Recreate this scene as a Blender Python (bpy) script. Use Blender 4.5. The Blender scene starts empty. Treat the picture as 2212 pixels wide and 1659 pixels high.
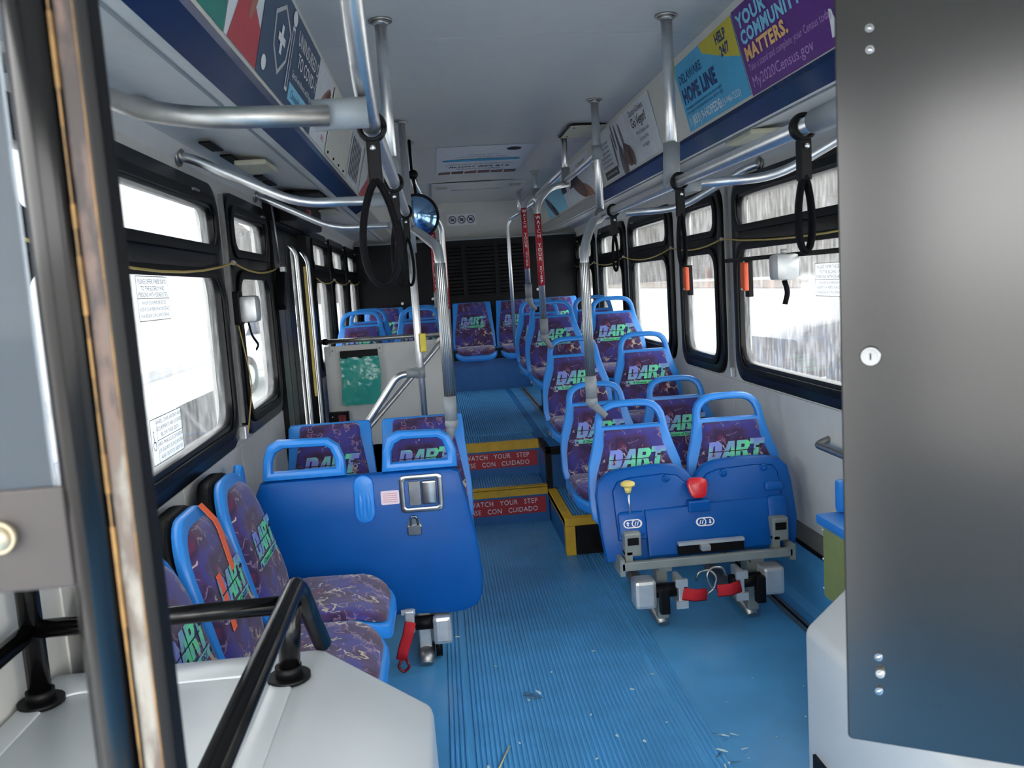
import bpy, bmesh, math, random
from mathutils import Vector, Matrix, Euler
random.seed(7)
C = bpy.context.scene.collection
PI = math.pi
SC = bpy.context.scene

# ------------------------------------------------------------------ camera, sky, exposure
# World: x to the right of the view, y towards the rear of the bus, z up; low floor at z = 0, eye at 1.5 m
yaw, pitch, roll = .08047604, .11756129, .06474342
cam_d = bpy.data.cameras.new('camera'); cam = bpy.data.objects.new('camera', cam_d); C.objects.link(cam)
fw = Vector((math.sin(yaw)*math.cos(pitch), math.cos(yaw)*math.cos(pitch), -math.sin(pitch)))
rt0 = Vector((math.cos(yaw), -math.sin(yaw), 0)); dn0 = fw.cross(rt0)
rt = math.cos(roll)*rt0 + math.sin(roll)*dn0; dn = -math.sin(roll)*rt0 + math.cos(roll)*dn0
mw = Matrix((rt, -dn, -fw)).transposed().to_4x4(); mw.translation = Vector((0, 0, 1.5)); cam.matrix_world = mw
cam_d.sensor_width = 36; cam_d.sensor_fit = 'HORIZONTAL'; cam_d.lens = 36*1834.95/2212
cam_d.clip_start = .02; cam_d.clip_end = 500
cam_d.dof.use_dof = True; cam_d.dof.focus_distance = 4.0; cam_d.dof.aperture_fstop = 9.0
SC.camera = cam

w = bpy.data.worlds.new('overcast_sky'); SC.world = w; w.use_nodes = True
nt = w.node_tree; nt.nodes.clear()
wo = nt.nodes.new('ShaderNodeOutputWorld'); bg = nt.nodes.new('ShaderNodeBackground')
tc = nt.nodes.new('ShaderNodeTexCoord'); sx = nt.nodes.new('ShaderNodeSeparateXYZ'); cr = nt.nodes.new('ShaderNodeValToRGB')
nt.links.new(tc.outputs['Generated'], sx.inputs[0]); nt.links.new(sx.outputs['Z'], cr.inputs[0])
cr.color_ramp.elements[0].position = 0; cr.color_ramp.elements[0].color = (.96, .96, .95, 1)
cr.color_ramp.elements[1].position = .9; cr.color_ramp.elements[1].color = (1, .99, .97, 1)
nt.links.new(cr.outputs[0], bg.inputs[0]); bg.inputs[1].default_value = 3.6
nt.links.new(bg.outputs[0], wo.inputs[0])
vs = SC.view_settings; SC.display_settings.display_device = 'sRGB'
vs.view_transform = 'Standard'; vs.look = 'None'; vs.gamma = 1; vs.use_curve_mapping = False
vs.exposure = 1.52
SC.cycles.use_denoising = True
SC.cycles.max_bounces = 10; SC.cycles.diffuse_bounces = 6; SC.cycles.glossy_bounces = 4
SC.cycles.transmission_bounces = 4; SC.cycles.transparent_max_bounces = 16
SC.cycles.sample_clamp_indirect = 8; SC.cycles.caustics_reflective = False; SC.cycles.caustics_refractive = False

# ------------------------------------------------------------------ materials
def lin(h):
    if isinstance(h, (tuple, list)): c = [v/255 for v in h]
    else: c = [int(h[i:i+2], 16)/255 for i in (0, 2, 4)]
    return tuple((v/12.92 if v <= .04045 else ((v+.055)/1.055)**2.4) for v in c) + (1,)
MC = {}
def mat(name, col, rough=.5, metal=0, var=.06, scale=14, bump=0, bscale=200, spec=.5, coat=0):
    if name in MC: return MC[name]
    m = bpy.data.materials.new(name); m.use_nodes = True; n = m.node_tree.nodes; l = m.node_tree.links
    b = n['Principled BSDF']; c = lin(col); b.inputs['Roughness'].default_value = rough; b.inputs['Metallic'].default_value = metal
    b.inputs['Specular IOR Level'].default_value = spec
    if coat: b.inputs['Coat Weight'].default_value = coat; b.inputs['Coat Roughness'].default_value = .15
    t = n.new('ShaderNodeTexCoord'); no = n.new('ShaderNodeTexNoise'); no.inputs['Scale'].default_value = scale; no.inputs['Detail'].default_value = 5
    l.new(t.outputs['Object'], no.inputs['Vector'])
    r = n.new('ShaderNodeValToRGB'); e = r.color_ramp.elements
    e[0].position = .3; e[0].color = tuple(v*(1-var) for v in c[:3])+(1,)
    e[1].position = .7; e[1].color = tuple(min(1, v*(1+var)) for v in c[:3])+(1,)
    l.new(no.outputs[0], r.inputs[0]); l.new(r.outputs[0], b.inputs['Base Color'])
    if bump:
        n2 = n.new('ShaderNodeTexNoise'); n2.inputs['Scale'].default_value = bscale; l.new(t.outputs['Object'], n2.inputs['Vector'])
        bp = n.new('ShaderNodeBump'); bp.inputs['Strength'].default_value = bump; bp.inputs['Distance'].default_value = .002
        l.new(n2.outputs[0], bp.inputs['Height']); l.new(bp.outputs[0], b.inputs['Normal'])
    MC[name] = m; return m

WALL = mat('pale_grey_laminate', (214, 213, 208), .45, var=.03, bump=.1)
CEIL = mat('ceiling_laminate', (206, 206, 202), .4, var=.025)
COVE = mat('cream_cove_panel', (212, 210, 200), .45, var=.03)
BEIGE = mat('beige_cove_end', (176, 172, 160), .5)
NAVY = mat('navy_gloss_trim', (8, 40, 84), .22, var=.15, spec=.4)
BLACK = mat('black_rubber', (10, 10, 12), .5, var=.1, spec=.2)
BLKGL = mat('black_gloss_paint', (8, 8, 10), .32, var=.1, spec=.25)
BLKTB = mat('black_tube_paint', (9, 8, 9), .2, var=.1, spec=.3)
DARKP = mat('black_rear_panel', (16, 17, 19), .55, var=.15, scale=5, spec=.25)
BLUE = mat('blue_moulded_plastic', (44, 136, 222), .33, var=.05, scale=8, bump=.08, bscale=500)
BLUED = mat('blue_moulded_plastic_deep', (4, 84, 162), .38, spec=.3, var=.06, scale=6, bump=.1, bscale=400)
FLOORB = mat('blue_vinyl_floor', (82, 160, 214), .32, var=.1, scale=5, bump=.1, bscale=300)
RIBB = mat('blue_ribbed_rubber', (86, 162, 214), .34, var=.14, scale=6)
RISER = mat('blue_riser', (28, 98, 158), .4, var=.08)
YEL = mat('worn_yellow_nosing', (214, 168, 38), .5, var=.14, scale=18)
RED = mat('red_decal', (176, 34, 46), .45)
REDST = mat('red_webbing', (200, 24, 38), .7, var=.15, bump=.4, bscale=900)
WHITE = mat('white_print', (236, 236, 236), .5)
INK = mat('black_print', (18, 18, 20), .5)
STEEL = mat('brushed_steel_tube', (226, 227, 228), .36, 1, var=.06, scale=30)
STEELP = mat('polished_latch_steel', (150, 152, 154), .22, 1, var=.15, scale=30)
STEELD = mat('dull_steel', (172, 171, 168), .42, 1, var=.12, scale=25)
ALU = mat('cast_aluminium', (214, 215, 214), .38, .6, var=.1, scale=20)
GREYP = mat('grey_plastic_clamp', (138, 144, 148), .45, var=.05)
GREYB = mat('grey_green_bracket', (140, 146, 142), .5, .2, var=.1)
WHEELH = mat('grey_wheelhouse_fibreglass', (190, 195, 197), .28, var=.05, scale=4, bump=.05, bscale=60)
TAN = mat('tan_kick_strip', (112, 110, 104), .6)
CORD = mat('yellow_pull_cord', (196, 170, 96), .5)
YKNOB = mat('pale_yellow_knob', (240, 214, 120), .4)
RKNOB = mat('red_knob', (214, 30, 42), .3, coat=.3)
ORANGE = mat('orange_plastic', (235, 96, 52), .5)
TAPE = mat('orange_tape', (250, 110, 66), .55)
STRAP = mat('black_webbing', (12, 11, 15), .75, var=.2, bump=.3, bscale=700, spec=.12)
PALEY = mat('cream_lamp_cover', (206, 202, 176), .5)
GREEN = mat('logo_mint', (110, 222, 160), .7)
OLIVE = mat('olive_box', (140, 150, 90), .5)
PINKW = mat('pink_white_label', (232, 214, 222), .5)

def fabric():
    m = bpy.data.materials.new('purple_moquette'); m.use_nodes = True; n = m.node_tree.nodes; l = m.node_tree.links
    b = n['Principled BSDF']; b.inputs['Roughness'].default_value = .85; b.inputs['Specular IOR Level'].default_value = .2
    b.inputs['Sheen Weight'].default_value = .25
    t = n.new('ShaderNodeTexCoord')
    n1 = n.new('ShaderNodeTexNoise'); n1.inputs['Scale'].default_value = 9; n1.inputs['Detail'].default_value = 3
    l.new(t.outputs['Object'], n1.inputs['Vector'])
    r = n.new('ShaderNodeValToRGB'); e = r.color_ramp.elements
    e[0].position = .32; e[0].color = lin((58, 54, 112)); e[1].position = .68; e[1].color = lin((96, 46, 78))
    q = r.color_ramp.elements.new(.5); q.color = lin((74, 54, 100)); q = r.color_ramp.elements.new(.42); q.color = lin((64, 62, 136))
    q = r.color_ramp.elements.new(.6); q.color = lin((56, 42, 72))
    l.new(n1.outputs[0], r.inputs[0])
    # wiry threads: edges of two distorted voronoi layers, broken up by noise
    nd = n.new('ShaderNodeTexNoise'); nd.inputs['Scale'].default_value = 14; l.new(t.outputs['Object'], nd.inputs['Vector'])
    prev = r.outputs[0]
    for sc_, wd, col, th in ((10, .032, (184, 170, 154), .53), (17, .04, (124, 104, 134), .52)):
        mx = n.new('ShaderNodeMix'); mx.data_type = 'VECTOR'; mx.inputs[0].default_value = .16
        l.new(t.outputs['Object'], mx.inputs[4]); l.new(nd.outputs['Color'], mx.inputs[5])
        v = n.new('ShaderNodeTexVoronoi'); v.feature = 'DISTANCE_TO_EDGE'; v.inputs['Scale'].default_value = sc_
        l.new(mx.outputs[1], v.inputs['Vector'])
        lt = n.new('ShaderNodeMath'); lt.operation = 'LESS_THAN'; lt.inputs[1].default_value = wd; l.new(v.outputs[0], lt.inputs[0])
        nm = n.new('ShaderNodeTexNoise'); nm.inputs['Scale'].default_value = sc_*1.1; nm.inputs['Detail'].default_value = 1
        l.new(t.outputs['Object'], nm.inputs['Vector'])
        gt = n.new('ShaderNodeMath'); gt.operation = 'GREATER_THAN'; gt.inputs[1].default_value = th; l.new(nm.outputs[0], gt.inputs[0])
        mu = n.new('ShaderNodeMath'); mu.operation = 'MULTIPLY'; l.new(lt.outputs[0], mu.inputs[0]); l.new(gt.outputs[0], mu.inputs[1])
        mc = n.new('ShaderNodeMix'); mc.data_type = 'RGBA'; mc.inputs[7].default_value = lin(col)
        l.new(mu.outputs[0], mc.inputs[0]); l.new(prev, mc.inputs[6]); prev = mc.outputs[2]
    l.new(prev, b.inputs['Base Color'])
    return m
FAB = fabric()

def logo_mat():
    m = bpy.data.materials.new('logo_mint_to_lavender'); m.use_nodes = True; n = m.node_tree.nodes; l = m.node_tree.links
    b = n['Principled BSDF']; b.inputs['Roughness'].default_value = .8
    t = n.new('ShaderNodeTexCoord'); n1 = n.new('ShaderNodeTexNoise'); n1.inputs['Scale'].default_value = 13; n1.inputs['Detail'].default_value = 1
    l.new(t.outputs['Object'], n1.inputs['Vector']); r = n.new('ShaderNodeValToRGB'); e = r.color_ramp.elements
    e[0].position = .46; e[0].color = lin((104, 226, 160)); e[1].position = .66; e[1].color = lin((128, 142, 214))
    l.new(n1.outputs[0], r.inputs[0]); l.new(r.outputs[0], b.inputs['Base Color']); return m
LOGO = logo_mat()

def glass_mat(name, tint, dirt, streak, frost=.0):
    """thin window glass: see-through, a little gloss, a film of dried rain and dust"""
    m = bpy.data.materials.new(name); m.use_nodes = True; n = m.node_tree.nodes; l = m.node_tree.links
    n.remove(n['Principled BSDF']); out = n['Material Output']
    tr = n.new('ShaderNodeBsdfTransparent'); tr.inputs[0].default_value = tint+(1,)
    gl = n.new('ShaderNodeBsdfGlossy'); gl.inputs['Roughness'].default_value = .04
    df = n.new('ShaderNodeBsdfTranslucent'); df.inputs[0].default_value = (.9, .93, .96, 1)
    lw = n.new('ShaderNodeLayerWeight'); lw.inputs[0].default_value = .25
    sc_ = n.new('ShaderNodeMath'); sc_.operation = 'MULTIPLY'; sc_.inputs[1].default_value = .5; l.new(lw.outputs['Fresnel'], sc_.inputs[0])
    t = n.new('ShaderNodeTexCoord'); mp = n.new('ShaderNodeMapping'); mp.inputs['Scale'].default_value = (1, 22, 3.5)
    no = n.new('ShaderNodeTexNoise'); no.inputs['Scale'].default_value = 3; no.inputs['Detail'].default_value = 6
    l.new(t.outputs['Object'], mp.inputs[0]); l.new(mp.outputs[0], no.inputs['Vector'])
    mr = n.new('ShaderNodeMapRange'); mr.inputs[1].default_value = .42; mr.inputs[2].default_value = .7
    mr.inputs[3].default_value = dirt; mr.inputs[4].default_value = dirt+streak; l.new(no.outputs[0], mr.inputs[0])
    m1 = n.new('ShaderNodeMixShader'); l.new(mr.outputs[0], m1.inputs[0]); l.new(tr.outputs[0], m1.inputs[1]); l.new(df.outputs[0], m1.inputs[2])
    m2 = n.new('ShaderNodeMixShader'); l.new(sc_.outputs[0], m2.inputs[0]); l.new(m1.outputs[0], m2.inputs[1]); l.new(gl.outputs[0], m2.inputs[2])
    l.new(m2.outputs[0], out.inputs[0]); return m
GLASS = glass_mat('streaked_window_glass', (.82, .84, .85), .035, .15)
PLEXI = glass_mat('hazy_acrylic', (.7, .78, .84), .72, .1)
CLEAR = glass_mat('clear_plastic_film', (.86, .95, .93), .1, .3)
GBAG = glass_mat('green_plastic_film', (.1, .5, .42), .1, .1)
def bag_mat():
    m = bpy.data.materials.new('green_bag_plastic'); m.use_nodes = True; b = m.node_tree.nodes['Principled BSDF']; n = m.node_tree.nodes; l = m.node_tree.links
    b.inputs['Base Color'].default_value = lin((60, 170, 156)); b.inputs['Roughness'].default_value = .18
    no = n.new('ShaderNodeTexNoise'); no.inputs['Scale'].default_value = 9; bp = n.new('ShaderNodeBump'); bp.inputs['Strength'].default_value = .9; bp.inputs['Distance'].default_value = .02
    t = n.new('ShaderNodeTexCoord'); l.new(t.outputs['Object'], no.inputs['Vector']); l.new(no.outputs[0], bp.inputs['Height']); l.new(bp.outputs[0], b.inputs['Normal']); return m
BAGM = bag_mat()

# ------------------------------------------------------------------ geometry helpers
def wm(o):
    if o is None: return Matrix.Identity(4)
    return wm(o.parent) @ o.matrix_parent_inverse @ o.matrix_basis
def obj(name, bm, m, parent=None, smooth=False, local=False):
    """link a bmesh as ONE mesh object; top-level meshes get their origin at their own base"""
    ms = m if isinstance(m, (list, tuple)) else [m]
    off = None
    if parent is None and not local:
        xs = [v.co for v in bm.verts]
        off = Vector(((min(v.x for v in xs)+max(v.x for v in xs))/2, (min(v.y for v in xs)+max(v.y for v in xs))/2, min(v.z for v in xs)))
        bmesh.ops.translate(bm, verts=bm.verts, vec=-off)
    bmesh.ops.recalc_face_normals(bm, faces=bm.faces)
    me = bpy.data.meshes.new(name); bm.to_mesh(me); bm.free()
    for x in ms: me.materials.append(x)
    if smooth:
        for p in me.polygons: p.use_smooth = True
        try: me.set_sharp_from_angle(angle=math.radians(35))
        except Exception: pass
    o = bpy.data.objects.new(name, me); C.objects.link(o)
    if off is not None: o.location = off
    if parent is not None:
        o.parent = parent
        o.matrix_parent_inverse = Matrix.Identity(4) if local else wm(parent).inverted()
    return o
def tag(o, label, cat, group=None, kind=None):
    o['label'] = label; o['category'] = cat
    if group: o['group'] = group
    if kind: o['kind'] = kind
    return o
def thing(name, label, cat, loc=(0, 0, 0), group=None):
    o = bpy.data.objects.new(name, None); C.objects.link(o); o.location = loc; o.empty_display_size = .05
    return tag(o, label, cat, group)
def struct(o): o['kind'] = 'structure'; return o
def dup(r, loc, rz, label, group=None):
    n = r.copy(); C.objects.link(n); n.location = loc; n.rotation_euler = (0, 0, rz); n['label'] = label
    if group: n['group'] = group
    for c in list(r.children):
        k = c.copy(); C.objects.link(k); k.parent = n
        for g in c.children:
            d = g.copy(); C.objects.link(d); d.parent = k
    return n
def B(): return bmesh.new()
def box(bm, x0, x1, y0, y1, z0, z1, mi=0, bev=0):
    r = bmesh.ops.create_cube(bm, size=1, matrix=Matrix.Translation(((x0+x1)/2, (y0+y1)/2, (z0+z1)/2)) @ Matrix.Diagonal((abs(x1-x0), abs(y1-y0), abs(z1-z0), 1)))
    fs = {f for v in r['verts'] for f in v.link_faces}
    for f in fs: f.material_index = mi
    if bev:
        es = list({e for f in fs for e in f.edges})
        bmesh.ops.bevel(bm, geom=es, offset=bev, segments=2, affect='EDGES', profile=.6)
    return bm
def obox(bm, M, sx, sy, sz, mi=0, bev=0):
    r = bmesh.ops.create_cube(bm, size=1, matrix=M @ Matrix.Diagonal((sx, sy, sz, 1)))
    fs = {f for v in r['verts'] for f in v.link_faces}
    for f in fs: f.material_index = mi
    if bev: bmesh.ops.bevel(bm, geom=list({e for f in fs for e in f.edges}), offset=bev, segments=2, affect='EDGES', profile=.6)
    return bm
def rr(x0, x1, y0, y1, r, n=5):
    """rounded rectangle outline"""
    r = min(r, abs(x1-x0)/2-1e-4, abs(y1-y0)/2-1e-4); o = []
    for cx, cy, a in ((x1-r, y1-r, 0), (x0+r, y1-r, 90), (x0+r, y0+r, 180), (x1-r, y0+r, 270)):
        for k in range(n+1):
            t = math.radians(a+90*k/n); o.append((cx+r*math.cos(t), cy+r*math.sin(t)))
    return o
def plate(bm, outline, holes, th, fn, mi=0, bev=0):
    """flat outline with holes, given thickness th; fn maps (u, v, w) to 3-D"""
    t = bmesh.new()
    es = []
    for lp in [outline]+list(holes):
        vv = [t.verts.new((a, b, 0)) for a, b in lp]
        es += [t.edges.new((vv[i], vv[(i+1) % len(vv)])) for i in range(len(vv))]
    g = bmesh.ops.triangle_fill(t, edges=es, use_beauty=True, use_dissolve=False)
    fs = [f for f in g['geom'] if isinstance(f, bmesh.types.BMFace)]
    ex = bmesh.ops.extrude_face_region(t, geom=fs)
    bmesh.ops.translate(t, verts=[v for v in ex['geom'] if isinstance(v, bmesh.types.BMVert)], vec=(0, 0, th))
    if bev:
        ed = [e for e in t.edges if len(e.link_faces) == 2 and abs(e.verts[0].co.z-e.verts[1].co.z) < 1e-6 and e.calc_face_angle(0) > 1]
        bmesh.ops.bevel(t, geom=ed, offset=bev, segments=2, affect='EDGES', profile=.5)
    bmesh.ops.recalc_face_normals(t, faces=t.faces)
    mp = {}
    for v in t.verts: mp[v] = bm.verts.new(fn(*v.co))
    for f in t.faces:
        nf = bm.faces.new([mp[v] for v in f.verts]); nf.material_index = mi
    t.free(); return bm
def pad(bm, outline, h, fn, rings=(0, .45, .75, .9, .97, 1), mi=0, p=4, skirt=.0):
    """upholstered pad: outline shrunk to rings and domed by h; fn(u, v, w) -> 3-D"""
    cx = sum(a for a, b in outline)/len(outline); cy = sum(b for a, b in outline)/len(outline)
    prev = None; n = len(outline)
    for q in rings:
        if q == 0: cur = [bm.verts.new(fn(cx, cy, h))]
        else: cur = [bm.verts.new(fn(cx+(a-cx)*q, cy+(b-cy)*q, h*(1-q**(p*2))**.5 if q < 1 else -skirt)) for a, b in outline]
        if prev is not None:
            for i in range(n):
                j = (i+1) % n
                f = bm.faces.new([prev[0], cur[i], cur[j]] if len(prev) == 1 else [prev[i], cur[i], cur[j], prev[j]])
                f.material_index = mi; f.smooth = True
        prev = cur
    return bm
def fillet(pts, r, n=6):
    pts = [Vector(p) for p in pts]; out = [pts[0]]
    for i in range(1, len(pts)-1):
        a, b, c = pts[i-1], pts[i], pts[i+1]; u = (a-b); v = (c-b); lu, lv = u.length, v.length
        u.normalize(); v.normalize(); d = min(r, lu*.45, lv*.45)
        p0, p1 = b+u*d, b+v*d
        for k in range(n+1):
            t = k/n; out.append(p0*(1-t)**2 + b*2*t*(1-t) + p1*t*t)
    out.append(pts[-1]); return out
def tube(bm, pts, r, bend=.08, seg=14, mi=0, closed=False, flat=None):
    P = fillet(pts, bend) if bend else [Vector(p) for p in pts]
    Q = [P[0]]
    for p in P[1:]:
        if (p-Q[-1]).length > 1e-5: Q.append(p)
    P = Q; rings = []; nrm = None
    for i, p in enumerate(P):
        t = ((P[min(i+1, len(P)-1)]-P[max(i-1, 0)])).normalized()
        if nrm is None:
            nrm = t.orthogonal().normalized()
            if flat is not None: nrm = (flat-t*flat.dot(t)).normalized()
        else: nrm = (nrm-t*nrm.dot(t)).normalized()
        bn = t.cross(nrm); rr_ = r if not callable(r) else r(i/(len(P)-1))
        ra, rb = (rr_, rr_) if flat is None else rr_
        rings.append([bm.verts.new(p+nrm*math.cos(2*PI*k/seg)*ra+bn*math.sin(2*PI*k/seg)*rb) for k in range(seg)])
    for a, b in zip(rings, rings[1:]):
        for k in range(seg):
            f = bm.faces.new([a[k], a[(k+1) % seg], b[(k+1) % seg], b[k]]); f.smooth = True; f.material_index = mi
    for e_ in (rings[0], rings[-1]):
        f = bm.faces.new(e_); f.material_index = mi
    return bm
def cyl(bm, p0, p1, r0, r1=None, seg=20, mi=0):
    r1 = r0 if r1 is None else r1; p0, p1 = Vector(p0), Vector(p1); d = p1-p0
    M = Matrix.Translation((p0+p1)/2) @ d.to_track_quat('Z', 'Y').to_matrix().to_4x4()
    g = bmesh.ops.create_cone(bm, cap_ends=True, segments=seg, radius1=r0, radius2=r1, depth=d.length, matrix=M)
    for f in {f for v in g['verts'] for f in v.link_faces}:
        f.material_index = mi; f.smooth = len(f.verts) == 4
    return bm
def ball(bm, c, r, sc=(1, 1, 1), mi=0):
    g = bmesh.ops.create_uvsphere(bm, u_segments=16, v_segments=10, radius=r, matrix=Matrix.Translation(c) @ Matrix.Diagonal(sc+(1,)))
    for f in {f for v in g['verts'] for f in v.link_faces}: f.smooth = True; f.material_index = mi
    return bm
def prism(bm, prof, y0, y1, mi=0):
    """profile in (x, z) extruded along y"""
    a = [bm.verts.new((x, y0, z)) for x, z in prof]; b = [bm.verts.new((x, y1, z)) for x, z in prof]
    n = len(prof)
    for i in range(n):
        f = bm.faces.new([a[i], a[(i+1) % n], b[(i+1) % n], b[i]]); f.material_index = mi
    for q in (a, b): f = bm.faces.new(q); f.material_index = mi
    return bm
TXT = {}
def glyphs(s, shear=0, off=0, align='CENTER', space=1.0):
    k = (s, shear, off, align, space)
    if k not in TXT:
        cu = bpy.data.curves.new('t', 'FONT'); cu.body = s; cu.size = 1; cu.shear = shear; cu.offset = off; cu.align_x = align
        cu.space_character = space; cu.resolution_u = 2; cu.fill_mode = 'FRONT'
        o = bpy.data.objects.new('t', cu); me = bpy.data.meshes.new_from_object(o)
        TXT[k] = ([v.co.copy() for v in me.vertices], [tuple(p.vertices) for p in me.polygons])
        bpy.data.objects.remove(o); bpy.data.meshes.remove(me); bpy.data.curves.remove(cu)
    return TXT[k]
def text(bm, s, fn, x, y, size, mi=0, w=1.0, **kw):
    """print lettering: fn maps the flat (u, v, 0) to 3-D"""
    V, F = glyphs(s, **kw); vv = [bm.verts.new(fn(x+v.x*size*w, y+v.y*size, 0)) for v in V]
    for f in F:
        try: q = bm.faces.new([vv[i] for i in f]); q.material_index = mi
        except ValueError: pass
    return bm
def poly(bm, pts, fn, mi=0):
    f = bm.faces.new([bm.verts.new(fn(a, b, 0)) for a, b in pts]); f.material_index = mi; return bm
def ell(cx, cy, rx, ry, n=24, rot=0): 
    o = []
    for k in range(n):
        a = 2*PI*k/n; u, v = rx*math.cos(a), ry*math.sin(a); o.append((cx+u*math.cos(rot)-v*math.sin(rot), cy+u*math.sin(rot)+v*math.cos(rot)))
    return o
def frame3(o, u, v):
    o, u, v = Vector(o), Vector(u).normalized(), Vector(v).normalized(); n = u.cross(v)
    return lambda a, b, c=0: o+u*a+v*b+n*c

XL, XR, YF, YB = -.86, 1.56, -1.25, 9.42      # side walls (inner faces), front and rear of the bus

# ================================================================== THE SETTING
# outside ground and things seen through the glass
def ground():
    m = bpy.data.materials.new('wet_pale_yard'); m.use_nodes = True; n = m.node_tree.nodes; l = m.node_tree.links; b = n['Principled BSDF']
    t = n.new('ShaderNodeTexCoord'); no = n.new('ShaderNodeTexNoise'); no.inputs['Scale'].default_value = .35; no.inputs['Detail'].default_value = 8
    l.new(t.outputs['Object'], no.inputs['Vector']); r = n.new('ShaderNodeValToRGB'); r.color_ramp.elements[0].position = .35; r.color_ramp.elements[0].color = lin((132, 131, 129))
    r.color_ramp.elements[1].position = .65; r.color_ramp.elements[1].color = lin((172, 172, 172)); l.new(no.outputs[0], r.inputs[0]); l.new(r.outputs[0], b.inputs['Base Color'])
    b.inputs['Roughness'].default_value = .5; return m
o = obj('ground', box(B(), -160, 160, -80, 300, -.6, -.45), ground()); struct(o)

# floors ------------------------------------------------------------
bm = B(); box(bm, XL-.05, XR+.05, YF, 9.5, -.12, 0); FL = struct(obj('floor', bm, FLOORB))
def ribs(x0, x1, y0, y1, z, pitch=.0165, h=.005, edge=True):
    bm = B(); n = int((x1-x0)/pitch)
    for k in range(n):
        a = x0+(k+.5)*pitch; hw = pitch*.28; 
        if edge and (k in (4, n-5)): continue
        prism(bm, [(a-hw*1.3, z-.001), (a+hw*1.3, z-.001), (a+hw*.7, z+h), (a-hw*.7, z+h)], y0, y1)
    return bm
o = obj('ribbed_runner', ribs(-.07, .795, -.3, 5.22, 0), RIBB, FL); o['kind'] = 'stuff'
# coved floor edge up the walls, black bead, tan kick strip
for nm, x, s in (('trim_1', XR, -1), ('trim_2', XL, 1)):
    bm = B(); y1 = 4.5 if s > 0 else 4.48
    prism(bm, [(x, 0), (x+s*.06, 0), (x+s*.035, .03), (x+s*.02, .255), (x, .255)], 1.8, y1)
    o = struct(obj(nm, bm, FLOORB))
    bm = B(); box(bm, min(x, x+s*.025), max(x, x+s*.025), 1.8, y1, .255, .27); obj('black_bead', bm, BLACK, o)
    bm = B(); box(bm, min(x, x+s*.015), max(x, x+s*.015), 1.8, y1, .27, .35); obj('kick_strip', bm, TAN, o)
# seat track in the floor
def track(xc, y0, y1, z, name, label):
    t = thing(name, label, 'floor track', (xc, (y0+y1)/2, z))
    for s in (-1, 1): obj('track_rail', box(B(), xc+s*.016-.009, xc+s*.016+.009, y0, y1, z, z+.006), STEELD, t)
    obj('track_slot', box(B(), xc-.008, xc+.008, y0, y1, z, z+.003), BLACK, t)
track(1.428, 1.8, 4.48, 0, 'floor_track', 'grey metal seat track set in the blue floor beside the right wheelhouse')

# steps, platforms, upper floor
def step(name, y0, y1, z0, z1, x0, x1):
    s = struct(obj(name, box(B(), x0, x1, y0, y1, z0, z1), RISER))
    obj('tread', ribs(x0+.01, x1-.01, y0+.05, y1, z1, edge=False), RIBB, s)['kind'] = 'stuff'
    obj('yellow_nosing', box(box(B(), x0, x1-.005, y0-.008, y0+.045, z1-.004, z1+.007), x0, x1-.005, y0-.008, y0, z1-.048, z1), YEL, s)
    bm = B(); fn = frame3(((x0+x1)/2, y0-.003, z1-.12), (1, 0, 0), (0, 0, 1))
    xa, xb = .045-(x0+x1)/2, .585-(x0+x1)/2
    poly(bm, [(xa-.13, -.045), (xb, -.045), (xb, .058), (xa-.13, .058)], fn, 0)
    f2 = frame3(((x0+x1)/2+.06, y0-.0042, z1-.12), (1, 0, 0), (0, 0, 1))
    text(bm, 'WATCH   YOUR   STEP', f2, -.035, .018, .045, 1, w=.86, space=1.1); text(bm, 'PISE   CON   CUIDADO', f2, -.035, -.032, .045, 1, w=.86, space=1.08)
    obj('red_decal', bm, [RED, WHITE], s)
    return s
step('step_1', 5.2, 5.56, 0, .225, -.02, .605)
step('step_2', 5.56, 5.9, 0, .45, -.02, .605)
s = struct(obj('upper_floor', box(B(), -.02, .64, 5.9, 8.56, 0, .449), RISER))
obj('tread', ribs(.0, .62, 5.9, 8.5, .449, edge=False), RIBB, s)['kind'] = 'stuff'
struct(obj('left_platform', box(B(), XL, -.02, 5.9, 8.56, 0, .45), RISER))
# right low platform with yellow edging and the black heater grille in its front
s = struct(obj('right_platform', box(B(), .61, XR, 4.50, 5.62, 0, .2), RISER))
obj('tread', ribs(.66, 1.5, 4.56, 5.6, .2, edge=False), RIBB, s)['kind'] = 'stuff'
obj('yellow_edging', box(box(B(), .6, .655, 4.48, 5.2, .17, .208, bev=.004), .6, .655, 4.48, 5.2, .165, .2), YEL, s)
obj('yellow_edging', box(B(), .6, 1.3, 4.475, 4.53, .165, .209, bev=.004), YEL, s)
obj('yellow_edging', box(B(), .6, .655, 4.47, 4.52, 0, .165, bev=.003), YEL, s)
bm = B(); box(bm, .66, .98, 4.47, 4.5, .005, .165)
for k in range(12): box(bm, .69+k*.022, .698+k*.022, 4.462, 4.47, .03, .12)
obj('black_grille', bm, BLACK, s)
for k in range(5): obj('rivet', cyl(B(), (.632, 4.6+k*.035, .208), (.632, 4.6+k*.035, .211), .004, seg=8), STEELD, s)
track(.78, 4.56, 5.6, .205, 'floor_track', 'short bright seat track on the low step platform under the second right row')
s = struct(obj('right_upper_platform', box(B(), .605, XR, 5.62, 8.56, 0, .45), RISER))
obj('tread', ribs(.66, 1.5, 5.66, 8.5, .45, edge=False), RIBB, s)['kind'] = 'stuff'
obj('black_edging', box(box(B(), .598, .64, 5.2, 5.62, .425, .458, bev=.004), .6, .76, 5.2, 5.28, .42, .458, bev=.004), BLACK, s)
obj('black_edging', box(box(B(), .6, .635, 5.19, 5.24, .2, .43), .6, .76, 5.24, 5.62, .2, .452, mi=1), [BLACK, RISER], s)
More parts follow.
